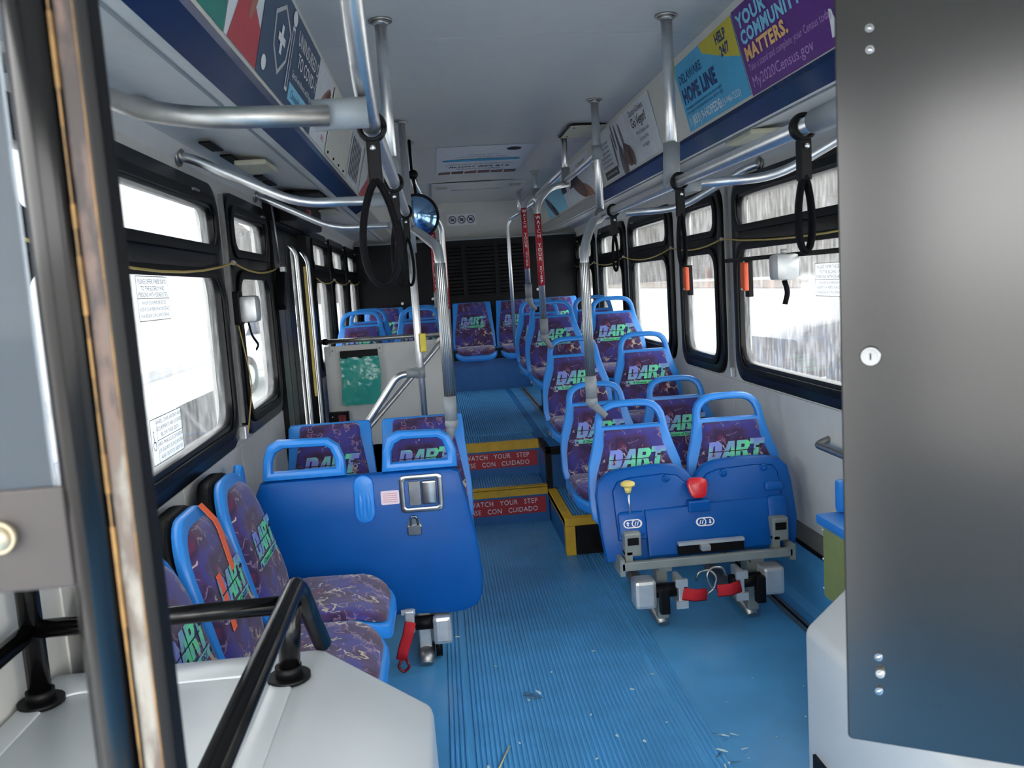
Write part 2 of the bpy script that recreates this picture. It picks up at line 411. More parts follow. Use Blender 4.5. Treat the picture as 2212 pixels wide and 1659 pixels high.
track(.78, 5.7, 8.4, .455, 'floor_track', 'long bright seat track under the rear right rows')
# rear bench plinth
s = struct(obj('bench_plinth', box(B(), XL, XR, 8.56, 9.4, 0, .86), RISER))
obj('plinth_top', box(B(), XL+.02, XR-.02, 8.54, 8.58, .76, .86), BLACK, s)
obj('bolt', cyl(B(), (.36, 8.53, .8), (.36, 8.545, .8), .012, seg=10), ALU, s)

# walls -------------------------------------------------------------
WZ0, WZ1 = .925, 1.955
WL = [(1.72, 3.50), (3.62, 4.49), (5.92, 6.90), (7.0, 8.1), (8.2, 9.25)]
WR = [(2.2, 4.335), (4.52, 5.32), (5.50, 6.74), (6.88, 8.02), (8.22, 9.3)]
fL = lambda a, b, c=0: Vector((XL-c, a, b)); fR = lambda a, b, c=0: Vector((XR+c, a, b))
def wallside(name, fn, wins, extra):
    bm = B(); holes = [rr(a+.02, b-.02, WZ0+.02, WZ1-.02, .1) for a, b in wins]+extra
    plate(bm, [(YF, -.1), (9.5, -.1), (9.5, 2.45), (YF, 2.45)], holes, .06, fn)
    return struct(obj(name, bm, WALL))
# front door (open, behind the barrier) and rear door on the left; driver's window on the right
LW = wallside('wall_left', fL, WL, [rr(-.95, .7, .02, 2.0, .03), rr(4.62, 5.84, .02, 2.0, .02)])
RW = wallside('wall_right', fR, WR, [rr(-.9, .7, .95, 1.9, .1), rr(.95, 2.0, WZ0, WZ1, .1)])
for W_, x, s, ys in ((LW, XL, 1, [1.85, 2.75, 3.56, 4.55]), (RW, XR, -1, [1.85, 3.0, 4.425, 5.4])):
    for a, b in zip(ys, ys[1:]):
        obj('wall_panel', box(B(), min(x, x+s*.006), max(x, x+s*.006), a+.002, b-.002, .35, WZ0-.012, bev=.002), WALL, W_)
bm = B(); plate(bm, [(XL-.06, -.1), (XR+.06, -.1), (XR+.06, 2.45), (XL-.06, 2.45)], [rr(XL+.06, XR-.06, .75, 2.06, .1)], .06, lambda a, b, c=0: Vector((a, YF-c, b)))
struct(obj('wall_front', bm, WALL))
s = struct(obj('wall_back', box(B(), XL-.06, XR+.06, 9.42, 9.5, 0, 2.45), WALL))
nw = [0]
def window(fn, y0, y1, sgn, z0=WZ0, z1=WZ1, ts=(1.615, 1.695)):
    nw[0] += 1
    f = lambda a, b, c=0: fn(a, b, -c+.03)
    bm = B(); up = rr(y0+.09, y1-.09, ts[1], z1-.10, .05); lo = rr(y0+.09, y1-.09, z0+.1, ts[0], .09)
    plate(bm, rr(y0, y1, z0, z1, .12, 7), [up, lo], .055, f, bev=.008)
    fr = struct(obj('window_%d' % nw[0], bm, BLKGL, smooth=True))
    # inner sash ring, proud and rounded, round each pane
    for (h0, h1, r) in ((z0+.045, ts[0]+.012, .12), (ts[1]-.012, z1-.05, .07)):
        bm = B(); plate(bm, rr(y0+.05, y1-.05, h0, h1, r, 7), [rr(y0+.085, y1-.085, h0+.035, h1-.035, r*.8, 7)], .012, lambda a, b, c=0: fn(a, b, -c-.024), bev=.004)
        obj('sash', bm, BLACK, fr, smooth=True)
    for (h0, h1) in ((z0+.08, ts[0]+.02), (ts[1]-.02, z1-.08)):
        bm = B(); plate(bm, rr(y0+.07, y1-.07, h0, h1, .05), [], .004, lambda a, b, c=0: fn(a, b, c))
        obj('pane', bm, GLASS, fr)
    bm = B(); obox(bm, Matrix.Translation(fn((y0+y1)/2+ (y1-y0)*.3, z1-.055, -.04)), .01, .07, .008); obj('latch', bm, STEELD, fr)
    return fr
for a, b in WL: window(fL, a, b, 1)
for a, b in WR: window(fR, a, b, -1)
window(fR, .9, 2.05, -1)

# rear door in the left wall ------------------------------------------
d = struct(obj('door_1', box(box(box(B(), XL-.05, XL+.035, 4.53, 4.68, 0, 2.02), XL-.05, XL+.035, 5.72, 5.88, 0, 2.02), XL-.05, XL+.05, 4.53, 5.88, 1.9, 2.1), BLKGL))
for a, b in ((4.7, 5.19), (5.21, 5.7)):
    bm = B(); plate(bm, [(a, .03), (b, .03), (b, 1.9), (a, 1.9)], [rr(a+.17, b-.17, .3, 1.8, .03)], .04, lambda u, v, c=0: Vector((XL-.02-c*.5, u, v)), bev=.004)
    lf = obj('door_leaf', bm, BLKGL, d)
    obj('pane', box(B(), XL-.032, XL-.028, a+.15, b-.15, .29, 1.81), GLASS, lf)
bm = B(); tube(bm, [(XL+.04, 5.0, .4), (XL+.075, 5.0, .45), (XL+.075, 5.0, 1.75), (XL+.04, 5.0, 1.8)], .012, .03); obj('door_handle', bm, STEEL, d)
bm = B(); tube(bm, [(XL+.04, 5.42, .4), (XL+.075, 5.42, .45), (XL+.075, 5.42, 1.72), (XL+.04, 5.42, 1.78)], .012, .03); obj('door_handle', bm, STEEL, d)
obj('touch_strip', box(B(), XL+.08, XL+.095, 5.18, 5.215, .9, 1.68, bev=.003), mat('worn_yellow_strip', (200, 176, 90), .5), d)
t = thing('door_engine_cover', 'black housing over the rear door with a red lamp', 'housing', (-.72, 5.1, 2.0))
obj('cover', box(B(), XL+.051, -.70, 4.62, 5.6, 1.9, 2.06, bev=.02), BLACK, t)
obj('red_lamp', box(B(), -.70, -.685, 4.95, 5.05, 1.95, 1.99, bev=.003), mat('dark_red_lens', (150, 40, 48), .3), t)

# ceiling with separate panels ------------------------------------------
def cz(x): return 2.39+.02*(1-((x-.35)/.72)**2)
def slab(x0, x1, y0, y1, dz, th, n=14):
    bm = B(); pr = [(x0+(x1-x0)*k/n, cz(x0+(x1-x0)*k/n)+dz) for k in range(n+1)]
    prism(bm, pr+[(x, z+th) for x, z in reversed(pr)], y0, y1); 
    for f in bm.faces: f.smooth = False
    return bm
CE = struct(obj('ceiling', slab(-.45, 1.15, YF, 9.5, .008, .05), CEIL))
ys = [YF, .9, 3.25, 5.66, 7.55, 9.42]
for a, b in zip(ys, ys[1:]): obj('ceiling_panel', slab(-.365, 1.065, a+.003, b-.003, 0, .008), CEIL, CE, smooth=True)
# air return panel at the back of the ceiling
t = thing('ceiling_vent', 'flat grey air return panel in the ceiling near the rear', 'vent', (.45, 7.75, 2.4))
obj('panel', box(B(), .02, .86, 7.56, 8.6, 2.385, 2.402, bev=.004), CEIL, t)
obj('slot', box(B(), .2, .66, 7.95, 7.99, 2.381, 2.386), STEELD, t)
for x in (.06, .72): obj('recessed_latch', box(B(), x, x+.1, 7.7, 7.84, 2.378, 2.386, bev=.002), BEIGE, t)
struct(obj('roof', box(B(), XL-.06, XR+.06, YF-.06, 9.5, 2.46, 2.5), CEIL))
# coves (advert panels), navy band, soffits
uR = Vector((.08, 0, -.314)); 
for side, sg, nm in (('right', 1, 'trim_3'), ('left', -1, 'trim_4')):
    X = lambda x: .35+sg*(x-.35)
    bm = B(); prism(bm, [(X(1.06), 2.40), (X(1.14), 2.076), (X(1.17), 2.076), (X(1.10), 2.43)], YF, 9.28); t4 = struct(obj(nm, bm, COVE))
    bm = B(); prism(bm, [(X(1.13), 2.08), (X(1.14), 2.066), (X(1.205), 2.028), (X(1.22), 2.045), (X(1.18), 2.09)], YF, 5.9); obj('navy_band', bm, NAVY, t4)
    bm = B(); prism(bm, [(X(1.13), 2.08), (X(1.14), 2.066), (X(1.205), 2.028), (X(1.22), 2.045), (X(1.18), 2.09)], 5.9, 9.28); obj('beige_band', bm, BEIGE, t4)
    bm = B(); prism(bm, [(X(1.205), 2.034), (X(1.25), 2.036), (X(1.47), 2.068), (X(1.535), 2.05), (X(1.563), 1.99), (X(1.59), 1.99), (X(1.57), 2.1), (X(1.205), 2.1)], YF, 9.28); obj('soffit', bm, WALL, t4, smooth=True)
    bm = B(); prism(bm, [(X(1.245), 2.031), (X(1.253), 2.031), (X(1.253), 2.04), (X(1.245), 2.04)], YF, 9.28); obj('soffit_bead', bm, GREYP, t4)
    # cove end box before the rear bulkhead
    bm = B(); prism(bm, [(X(1.06), 2.40), (X(1.13), 2.08), (X(1.205), 2.03), (X(1.5), 2.06), (X(1.5), 2.43), (X(1.06), 2.43)], 9.28, 9.3); obj('cove_end', bm, BEIGE, t4)
def cove(side, y, s, w=0.0):
    """point on the slanted advert panel: s metres down from the ceiling edge"""
    L = uR.length; q = Vector((1.06, y, 2.39))+uR/L*s; n = Vector((-.314, 0, -.08)).normalized(); q += n*w
    if side == 'left': q.x = .7-q.x
    return q
# slots, lamps on the soffits
for k, (y0, y1) in enumerate(((2.42, 2.57), (3.07, 3.25), (3.36, 3.57), (3.95, 4.1), (4.15, 4.3))):
    tag(obj('air_slot', box(B(), -.775, -.735, y0, y1, 2.045, 2.052), BLACK), ['black air slot in the left soffit nearest the camera', 'black air slot in the left soffit before the cream lamp cover', 'black air slot in the left soffit beside the cream lamp cover', 'small black air slot in the left soffit beyond the lamp cover', 'last small black air slot before the dark speaker recess'][k], 'vent', 'air slots in the left soffit')
for nm, x0, x1, y0, y1, lb in (('soffit_lamp', -.74, -.62, 3.42, 3.68, 'cream rectangular lamp cover on the left soffit'), ('soffit_lamp', 1.26, 1.42, 3.3, 3.6, 'cream rectangular lamp cover on the right soffit')):
    t = thing(nm, lb, 'lamp', ((x0+x1)/2, (y0+y1)/2, 2.04)); obj('cover', box(B(), x0, x1, y0, y1, 2.018, 2.038, bev=.006), PALEY, t)
    for q in (y0+.02, y1-.02): obj('screw', cyl(B(), ((x0+x1)/2, q, 2.015), ((x0+x1)/2, q, 2.019), .004, seg=8), STEELD, t)
tag(obj('speaker_recess', box(B(), -.76, -.56, 4.5, 4.95, 2.02, 2.036, bev=.004), BLACK), 'dark square speaker recess in the left soffit above the door', 'speaker')
tag(obj('soffit_lamp', box(B(), -.74, -.6, 5.5, 5.8, 2.022, 2.036, bev=.004), PALEY), 'far cream lamp cover on the left soffit behind the door', 'lamp')
# hatch on the ceiling right
t = thing('ceiling_hatch', 'small cream ceiling hatch with a black gasket', 'hatch', (.94, 5.2, 2.4))
obj('gasket', box(B(), .83, 1.05, 5.0, 5.42, 2.384, 2.388), BLACK, t); obj('cover', box(B(), .842, 1.05, 5.015, 5.40, 2.379, 2.386, bev=.002), PALEY, t)
for y in (5.06, 5.34): obj('screw', cyl(B(), (.87, y, 2.376), (.87, y, 2.38), .005, seg=8), BLACK, t)

# rear bulkhead ---------------------------------------------------------
t = thing('rear_bulkhead', 'black rear engine bulkhead with louvred centre section above the back bench', 'bulkhead', (.35, 9.3, .9))
obj('panel', box(B(), XL+.01, XR-.01, 9.3, 9.41, .86, 2.0), DARKP, t)
obj('light_edge', box(B(), XL+.01, XR-.01, 9.285, 9.3, 1.995, 2.012), GREYP, t)
bm = B(); box(bm, -.02, 1.0, 9.285, 9.3, 1.38, 1.95); obj('louvre_frame', bm, BLACK, t)
bm = B()
for c in range(3):
    for k in range(14): obox(bm, Matrix.Translation((.14+c*.35, 9.28, 1.42+k*.038)) @ Matrix.Rotation(.6, 4, 'X'), .30, .026, .004)
obj('louvres', bm, DARKP, t)['kind'] = 'stuff'
for x in (.31, .66): obj('louvre_post', box(B(), x-.014, x+.014, 9.262, 9.285, 1.38, 1.95), DARKP, t)
for x, z in ((-.38, 1.36), (-.05, 1.39), (-.62, 1.2), (1.1, 1.42)): obj('fastener', cyl(B(), (x, 9.28, z), (x, 9.3, z), .015, seg=10), ALU, t)
t = thing('no_smoking_sticker', 'white sticker with three round grey prohibition symbols above the rear bulkhead', 'sticker', (.33, 9.41, 2.1))
fn = frame3((.325, 9.415, 2.225), (1, 0, 0), (0, 0, 1)); obj('sheet', box(B(), .165, .485, 9.412, 9.42, 2.165, 2.285), WHITE, t)
GP = mat('grey_violet_print', (88, 84, 104), .5); bm = B(); f2 = lambda a, b, c=0: fn(a, b, .007); f3 = lambda a, b, c=0: fn(a, b, .008); f4 = lambda a, b, c=0: fn(a, b, .009)
for k in range(3):
    cx = -.1+.1*k; poly(bm, ell(cx, 0, .043, .043), f2)
    poly(bm, ell(cx, 0, .033, .033), f3, 1)
    poly(bm, [(cx-.02, -.015), (cx+.02, -.015), (cx+.02, .015), (cx-.02, .015)], f4); poly(bm, [(cx-.03, .024), (cx-.024, .03), (cx+.03, -.024), (cx+.024, -.03)], lambda a, b, c=0: fn(a, b, .01))
obj('symbols', bm, [GP, WHITE], t)

# ================================================================== SEATS
TL = .27
def backmap(y_off=0): return lambda u, v, w=0: Vector((u, (v-.95)*TL+y_off-w, v))
def outline_back():
    R = [(.0, .952), (.05, .951), (.09, .946), (.121, .934), (.144, .913), (.157, .885), (.163, .85), (.169, .81), (.185, .75), (.208, .68), (.218, .6), (.22, .5), (.212, .45), (.19, .425), (.0, .425)]
    return R[:-1]+[(-a, b) for a, b in reversed(R[1:])]+[] if False else [(a, b) for a, b in R[1:-1]]+[(-a, b) for a, b in reversed(R[1:-1])]
def seat_out(hw, y0, y1, r): return rr(-hw, hw, y0, y1, r, 6)
GLY = [  # heavy slanted capitals D A R T in a unit-height box: outline, holes, x offset
    ([(0, 0), (0, 1), (.66, 1), (.84, .9), (.92, .7), (.92, .3), (.84, .1), (.66, 0)], [[(.28, .2), (.52, .2), (.5, .34), (.43, .52), (.4, .8), (.31, .76)]], 0),
    ([(0, 0), (.42, 1), (.84, 1), (.98, 0), (.66, 0), (.64, .2), (.42, .2), (.34, 0)], [[(.5, .4), (.64, .4), (.62, .74)]], .9),
    ([(0, 0), (0, 1), (.72, 1), (.9, .88), (.92, .66), (.76, .48), (.94, 0), (.6, 0), (.44, .4), (.32, .4), (.32, 0)], [[(.32, .62), (.54, .62), (.58, .7), (.54, .8), (.32, .8)]], 1.92),
    ([(.3, -.06), (.3, .76), (0, .76), (0, 1.06), (1.02, 1.06), (1.02, .76), (.66, .76), (.66, -.06)], [], 2.84)]
def make_logo(bm, fn, z, s=1):
    h = .086*s; w_ = .0715*s; x0 = -.142*s
    for o_, hs, dx in GLY:
        mp = lambda p: (x0+(p[0]+dx)*w_+.24*h*p[1], z+h*p[1])
        plate(bm, [mp(p) for p in o_], [[mp(p) for p in q] for q in hs], .0006, fn, 0)
    g = lambda a, b, c=0: fn(a, b, .0014)
    poly(bm, [(-.158*s, z-.034*s), (.125*s, z-.034*s), (.131*s, z-.011*s), (-.152*s, z-.011*s)], fn, 0)
    text(bm, 'A Division of DelDOT', g, -.005, z-.030*s, .021*s, 1, w=1.05, off=.012)
    poly(bm, [(-.13*s, z+.038*s), (.10*s, z+.038*s), (.10*s, z+.042*s), (-.13*s, z+.042*s)], g, 1)
    poly(bm, [(.105*s, z+.048*s), (.125*s, z+.048*s), (.125*s, z+.041*s), (.14*s, z+.053*s), (.125*s, z+.065*s), (.125*s, z+.058*s), (.105*s, z+.058*s)], g, 1)
    for x in (-.147, .118): poly(bm, [(x*s, z-.031*s), (x*s+.014*s, z-.031*s), (x*s+.011*s, z-.018*s), (x*s+.003*s, z-.018*s)], g, 1)
def cushion_map(hw=.2, zt=.455):
    def f(u, v, w=0):   # v from -.53 (front) to -.1 (rear); the front edge rolls down
        t = max(0, (-.36-v)/.17); return Vector((u, v, zt+w-.045*t*t+ .012*abs(u/hw)**3))
    return f
def make_seat(name, label, loop=True, bench=False):
    root = thing(name, label, 'seat')
    if loop:
        ob = outline_back(); hole = rr(-.118, .118, .838, .918, .045)
        hole = [(-.13, .842), (.13, .842), (.124, .895), (.1, .916), (-.1, .916), (-.124, .895)]
        hole = []
        for (a, b) in [(.130, .842), (.127, .868), (.117, .892), (.1, .908), (.075, .918), (.04, .921), (-.04, .921), (-.075, .918), (-.1, .908), (-.117, .892), (-.127, .868), (-.130, .842)]: hole.append((a, b))
        bm = B(); plate(bm, ob, [hole], .038, backmap(.02), bev=.012)
        ins = [(.125, .828), (.13, .82), (.135, .76), (.155, .7), (.178, .64), (.19, .58), (.19, .49), (.18, .46), (-.18, .46), (-.19, .49), (-.19, .58), (-.178, .64), (-.155, .7), (-.135, .76), (-.13, .82), (-.125, .828)]
        zl = .665
    elif bench:
        ob = [(.19, .93), (.2, .915), (.205, .8), (.222, .6), (.222, .45), (.2, .42)]; ob = ob+[(-a, b) for a, b in reversed(ob)]
        bm = B(); plate(bm, ob, [], .035, backmap(.02), bev=.01)
        ins = [(.135, .925), (.145, .915), (.15, .86), (.17, .75), (.195, .6), (.2, .48), (.18, .455)]; ins = ins+[(-a, b) for a, b in reversed(ins)]
        zl = .70
    else:
        ob = rr(-.215, .215, .40, .915, .15, 7); ob = [(a*(1-.14*max(0, (b-.55)/.36)), b) for a, b in ob]
        bm = B(); plate(bm, ob, [], .035, backmap(.02), bev=.012)
        ins = rr(-.185, .185, .43, .885, .12, 6); ins = [(a*(1-.15*max(0, (b-.55)/.33)), b) for a, b in ins]
        zl = .66
    sh = obj('seat_shell', bm, BLUE, root, smooth=True, local=True)
    # seat tub joins the back
    bm = B(); cm = cushion_map(); tub = seat_out(.214, -.535, -.1, .1)
    plate(bm, tub, [], -.05, lambda u, v, w=0: cm(u, v, 0)+Vector((0, 0, -.012+w)), bev=.01)
    obj('seat_tub', bm, BLUE, root, smooth=True, local=True)
    bm = B(); m0 = backmap(.02)
    pad(bm, ins, .024, lambda u, v, w=0: m0(u, v, .038+w), p=3, skirt=.004); pb = obj('back_pad', bm, FAB, root, local=True)
    bm = B(); lf = lambda a, b, c=0: m0(a, b, .0668+c)
    make_logo(bm, lf, zl, .92); obj('logo', bm, [LOGO, INK], pb, local=True)
    bm = B(); pad(bm, seat_out(.198, -.52, -.13, .09), .028, lambda u, v, w=0: cm(u, v, w), p=3, skirt=.008)
    obj('seat_pad', bm, FAB, root, local=True)
    if not loop and not bench:
        bm = B(); plate(bm, [(a*1.0, b*1.0+.004) for a, b in ob], [], .05, backmap(.072), bev=.01); obj('back_cover', bm, BLACK, root, local=True)
    return root
proto = make_seat('bus_seat', '')
side_proto = make_seat('bus_seat', '', loop=False)
bench_proto = make_seat('bus_seat', '', loop=False, bench=True)
def legset(root, h, xa=-.12, xb=.12):
    """cantilever frame and foot below a seat; h = seat height above the deck it stands on"""
    bm = B(); box(bm, -.2, .2, -.34, -.30, .37, .40, bev=.004); box(bm, -.2, .2, -.2, -.16, .37, .40, bev=.004); obj('seat_frame', bm, GREYB, root, local=True)
    bm = B(); box(bm, -.035, .035, -.36, -.14, h+.02, .375, bev=.006); box(bm, -.05, .05, -.44, -.08, h, h+.035, bev=.006); obj('leg', bm, BLACK, root, local=True)
rowsR = [(3.75, .945, 'front'), (4.60, .935, 'second'), (5.30, 1.145, 'third'), (6.2, 1.36, 'fourth'), (7.0, 1.36, 'fifth')]
decks = [None, .2, .2, .45, .45]
for i, (y, zt, nm) in enumerate(rowsR):
    for x, sd in ((.822, 'aisle'), (1.272, 'window')):
        if i == 0: lb = 'front right row %s seat with a purple back above the blue flip-up panel' % sd
        else: lb = 'blue and purple %s seat of the %s right row from the front' % (sd, nm)
        r = dup(proto, (x, y, zt-.95), 0, lb, 'forward-facing seats on the right')
        if i: legset(r, decks[i]-(zt-.95))
        else:
            for ch in list(r.children):       # the cushion of the front row is folded up
                if ch.name.startswith(('seat_tub', 'seat_pad')): bpy.data.objects.remove(ch)
for i, (y, zt, nm) in enumerate([(6.68, 1.365, 'nearer'), (7.4, 1.365, 'farther')]):
    for x, sd in ((-.60, 'window'), (-.15, 'aisle')):
        r = dup(proto, (x, y, zt-.95), 0, 'blue loop-topped %s seat behind the grey partition, %s row' % (sd, nm), 'seats behind the partition'); legset(r, .45-(zt-.95))
for ch in list(proto.children):
    for g in list(ch.children): bpy.data.objects.remove(g)
    bpy.data.objects.remove(ch)
bpy.data.objects.remove(proto)
# pair facing the rear door side: no loops
for x, lb in ((-.575, 'left of the two purple seat backs behind the blue latch panel'), (-.12, 'right of the two purple seat backs behind the blue latch panel')):
    r = dup(bench_proto, (x, 4.22, -.055), 0, lb, 'seats behind the latch panel'); legset(r, .055)
# five seats of the rear bench
for k, lb in enumerate(('leftmost rear bench seat beside the left windows', 'second rear bench seat from the left', 'middle rear bench seat facing the aisle', 'fourth rear bench seat from the left', 'rightmost rear bench seat beside the right windows')):
    dup(bench_proto, (-.565+.458*k, 9.0, .40), 0, lb, 'seats of the rear bench')
# three side-facing seats on the left
for k, (y, lb) in enumerate(((2.885, 'far side-facing seat next to the blue latch panel'), (2.44, 'middle side-facing seat with orange tape on its back'), (1.995, 'near side-facing seat half hidden by the black rail'))):
    r = dup(side_proto, (-.765, y, 0), PI/2, lb, 'side-facing seats on the left'); legset(r, 0.002)
for pr_ in (side_proto, bench_proto):
    for ch in list(pr_.children):
        for g in list(ch.children): bpy.data.objects.remove(g)
        bpy.data.objects.remove(ch)
    bpy.data.objects.remove(pr_)
# orange tape on the middle side seat: two strips
def tape(u, v0, v1, nm, lb, fold=False):
    bm = B(); R = Matrix.Translation((-.765, 2.44, 0)) @ Matrix.Rotation(PI/2, 4, 'Z'); m0 = backmap(.02); n = 8; prev = None
    for k in range(n+1):
        v = v0+(v1-v0)*k/n; uu = u+.03*math.sin(k/n*1.3); w = .066 if v < .86 else .066-.03*(v-.86)/.055
        cur = [bm.verts.new(R @ m0(uu-.019, v, w)), bm.verts.new(R @ m0(uu+.019, v, w))]
        if prev: bm.faces.new([prev[0], prev[1], cur[1], cur[0]])
        prev = cur
    g = bmesh.ops.extrude_face_region(bm, geom=bm.faces[:]); bmesh.ops.translate(bm, verts=[v for v in g['geom'] if isinstance(v, bmesh.types.BMVert)], vec=(.0015, 0, 0))
    tag(obj(nm, bm, TAPE), lb, 'tape', 'orange tape strips')
tape(.045, .72, .915, 'tape_strip', 'long orange tape strip folded over the top of the middle side seat')
tape(-.115, .60, .75, 'tape_strip', 'short orange tape strip beside the seat lettering')

# flip-up double cushion in front of the first right row ---------------
F = thing('flip_up_panel', 'blue moulded underside of the folded front right double seat, with red and yellow knobs', 'seat panel', (1.03, 3.42, 0))
pm_ = lambda u, v, w=0: Vector((u, 3.45+(v-.25)*.22-w, .105+v*.825))
arch = lambda x0, x1, zt: [(x0, .3), (x0-.0, zt-.09)]
out = [(.625, .25), (.61, .40), (.605, .58), (.62, .645), (.655, .682), (.71, .70), (.86, .712), (.95, .705), (.99, .69), (1.02, .655), (1.035, .625),
       (1.05, .655), (1.085, .69), (1.13, .706), (1.24, .716), (1.36, .712), (1.42, .695), (1.455, .655), (1.465, .58), (1.47, .40), (1.45, .27), (1.43, .25)]
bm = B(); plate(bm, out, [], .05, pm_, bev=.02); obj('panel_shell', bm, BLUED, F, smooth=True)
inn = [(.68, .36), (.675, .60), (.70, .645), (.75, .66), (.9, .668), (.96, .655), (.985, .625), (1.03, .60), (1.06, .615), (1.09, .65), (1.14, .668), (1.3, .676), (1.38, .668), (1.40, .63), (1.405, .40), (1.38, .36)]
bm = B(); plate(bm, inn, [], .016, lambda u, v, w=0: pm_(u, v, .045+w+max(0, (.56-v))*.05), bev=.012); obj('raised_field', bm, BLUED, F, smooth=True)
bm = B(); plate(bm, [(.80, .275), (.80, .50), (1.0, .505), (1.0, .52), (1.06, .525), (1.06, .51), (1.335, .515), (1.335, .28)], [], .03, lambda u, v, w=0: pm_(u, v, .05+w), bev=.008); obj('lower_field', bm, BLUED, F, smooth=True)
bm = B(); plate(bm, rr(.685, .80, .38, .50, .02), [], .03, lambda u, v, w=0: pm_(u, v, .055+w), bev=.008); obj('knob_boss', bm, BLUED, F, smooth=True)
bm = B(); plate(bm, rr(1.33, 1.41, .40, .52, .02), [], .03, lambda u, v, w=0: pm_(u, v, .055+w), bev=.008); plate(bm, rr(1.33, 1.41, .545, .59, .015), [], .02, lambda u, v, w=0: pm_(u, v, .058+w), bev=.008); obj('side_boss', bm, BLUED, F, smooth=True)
for x, z in ((.91, .64), (1.16, .642), (1.34, .655)):
    p = pm_(x, z, .06); obj('dimple', ball(cyl(B(), p+Vector((0, .004, 0)), p-Vector((0, .006, 0)), .02, .014), p-Vector((0, .006, 0)), .008), BLUED, F)
k0 = pm_(.735, .635, .10); kn = obj('yellow_knob', cyl(cyl(cyl(B(), k0, k0+Vector((0, 0, .012)), .03), k0+Vector((0, 0, .012)), k0+Vector((0, 0, .018)), .03, .02), k0-Vector((0, 0, .03)), k0, .012, .018), YKNOB, F)
obj('knob_rod', cyl(B(), pm_(.735, .50, .09), k0-Vector((0, 0, .028)), .004, seg=8), STEEL, kn)
bm = B(); plate(bm, [(1.012, .545), (1.055, .545), (1.066, .56), (1.076, .61), (1.072, .632), (1.055, .642), (1.01, .642), (.995, .632), (.99, .61), (1.0, .56)], [], .034, lambda u, v, w=0: pm_(u, v, .07+w), bev=.007); obj('red_knob', bm, RKNOB, F, smooth=True)
obj('knob_bracket', box(B(), .985, 1.08, 3.41, 3.47, .495, .545, bev=.008), BLUED, F)
def icon(cx, cz_, up):
    bm = B(); g = lambda a, b, c=0: pm_(cx+a, cz_+b, .0875+c)
    for k, (rx, ox, mi, w_) in enumerate(((.0, 0, 0, 0),)):
        plate(bm, rr(-.04, .04, -.021, .021, .0208, 6), [rr(-.035, .035, -.016, .016, .0158, 6)], .001, lambda a, b, c=0: g(a, b, c))
    sx_ = 1 if up else -1
    plate(bm, ell(sx_*.016, 0, .021, .021), [ell(sx_*.016, 0, .0165, .0165)], .001, lambda a, b, c=0: g(a, b, c+.0005))
    s = 1 if up else -1
    poly(bm, [(-sx_*.021-.003, -.01*s), (-sx_*.021+.003, -.01*s), (-sx_*.021+.003, .003*s), (-sx_*.021+.008, .003*s), (-sx_*.021, .012*s), (-sx_*.021-.008, .003*s), (-sx_*.021-.003, .003*s)], lambda a, b, c=0: g(a, b, .002))
    for q in (-.006, .004): poly(bm, [(sx_*.016+q-.004, -.01), (sx_*.016+q, -.01), (sx_*.016+q+.006, .01), (sx_*.016+q+.002, .01)], lambda a, b, c=0: g(a, b, .002))
    obj('icon', bm, WHITE, F)
icon(.742, .445, True); icon(1.05, .425, False)
# grey brackets, cross rail, trough
for x0, x1, zb in ((.695, .765, .445), (1.325, 1.395, .455)):
    bm = B(); box(bm, x0, x1, 3.36, 3.42, zb-.10, zb, bev=.008); box(bm, x0+.012, x1-.012, 3.355, 3.362, zb-.05, zb-.02, mi=1); box(bm, x0, x0+.03, 3.36, 3.44, zb-.14, zb-.08); obj('hinge_bracket', bm, [GREYB, BLACK], F)
bm = B(); box(bm, .672, 1.40, 3.33, 3.355, .295, .33, bev=.004); box(bm, .672, 1.40, 3.355, 3.43, .295, .303); box(bm, .665, .685, 3.33, 3.46, .275, .345); box(bm, 1.388, 1.41, 3.33, 3.46, .28, .345); obj('cross_rail', bm, GREYB, F)
bm = B(); box(bm, .92, 1.20, 3.36, 3.45, .335, .375); obj('lock_housing', bm, BLACK, F)
obj('lock_tab', box(B(), 1.01, 1.05, 3.33, 3.38, .35, .375, bev=.006), GREYP, F); obj('lock_strip', box(B(), .92, 1.20, 3.352, 3.375, .375, .388), ALU, F)
for x in (.86, 1.255):
    bm = B(); box(bm, x-.024, x+.024, 3.42, 3.50, .04, .30, bev=.006); box(bm, x-.028, x+.028, 3.36, 3.6, .27, .296); obj('leg', bm, GREYB, F)
    bm = B(); tube(bm, [(x, 4.0, .03), (x, 3.66, .04), (x, 3.47, .035), (x, 3.43, .014)], lambda t: (.034*(1 if t < .8 else 1-(t-.8)*1.2), .032 if t < .8 else .032-(t-.8)*.1), 0, flat=Vector((1, 0, 0))); obj('foot', bm, STEELD, F)
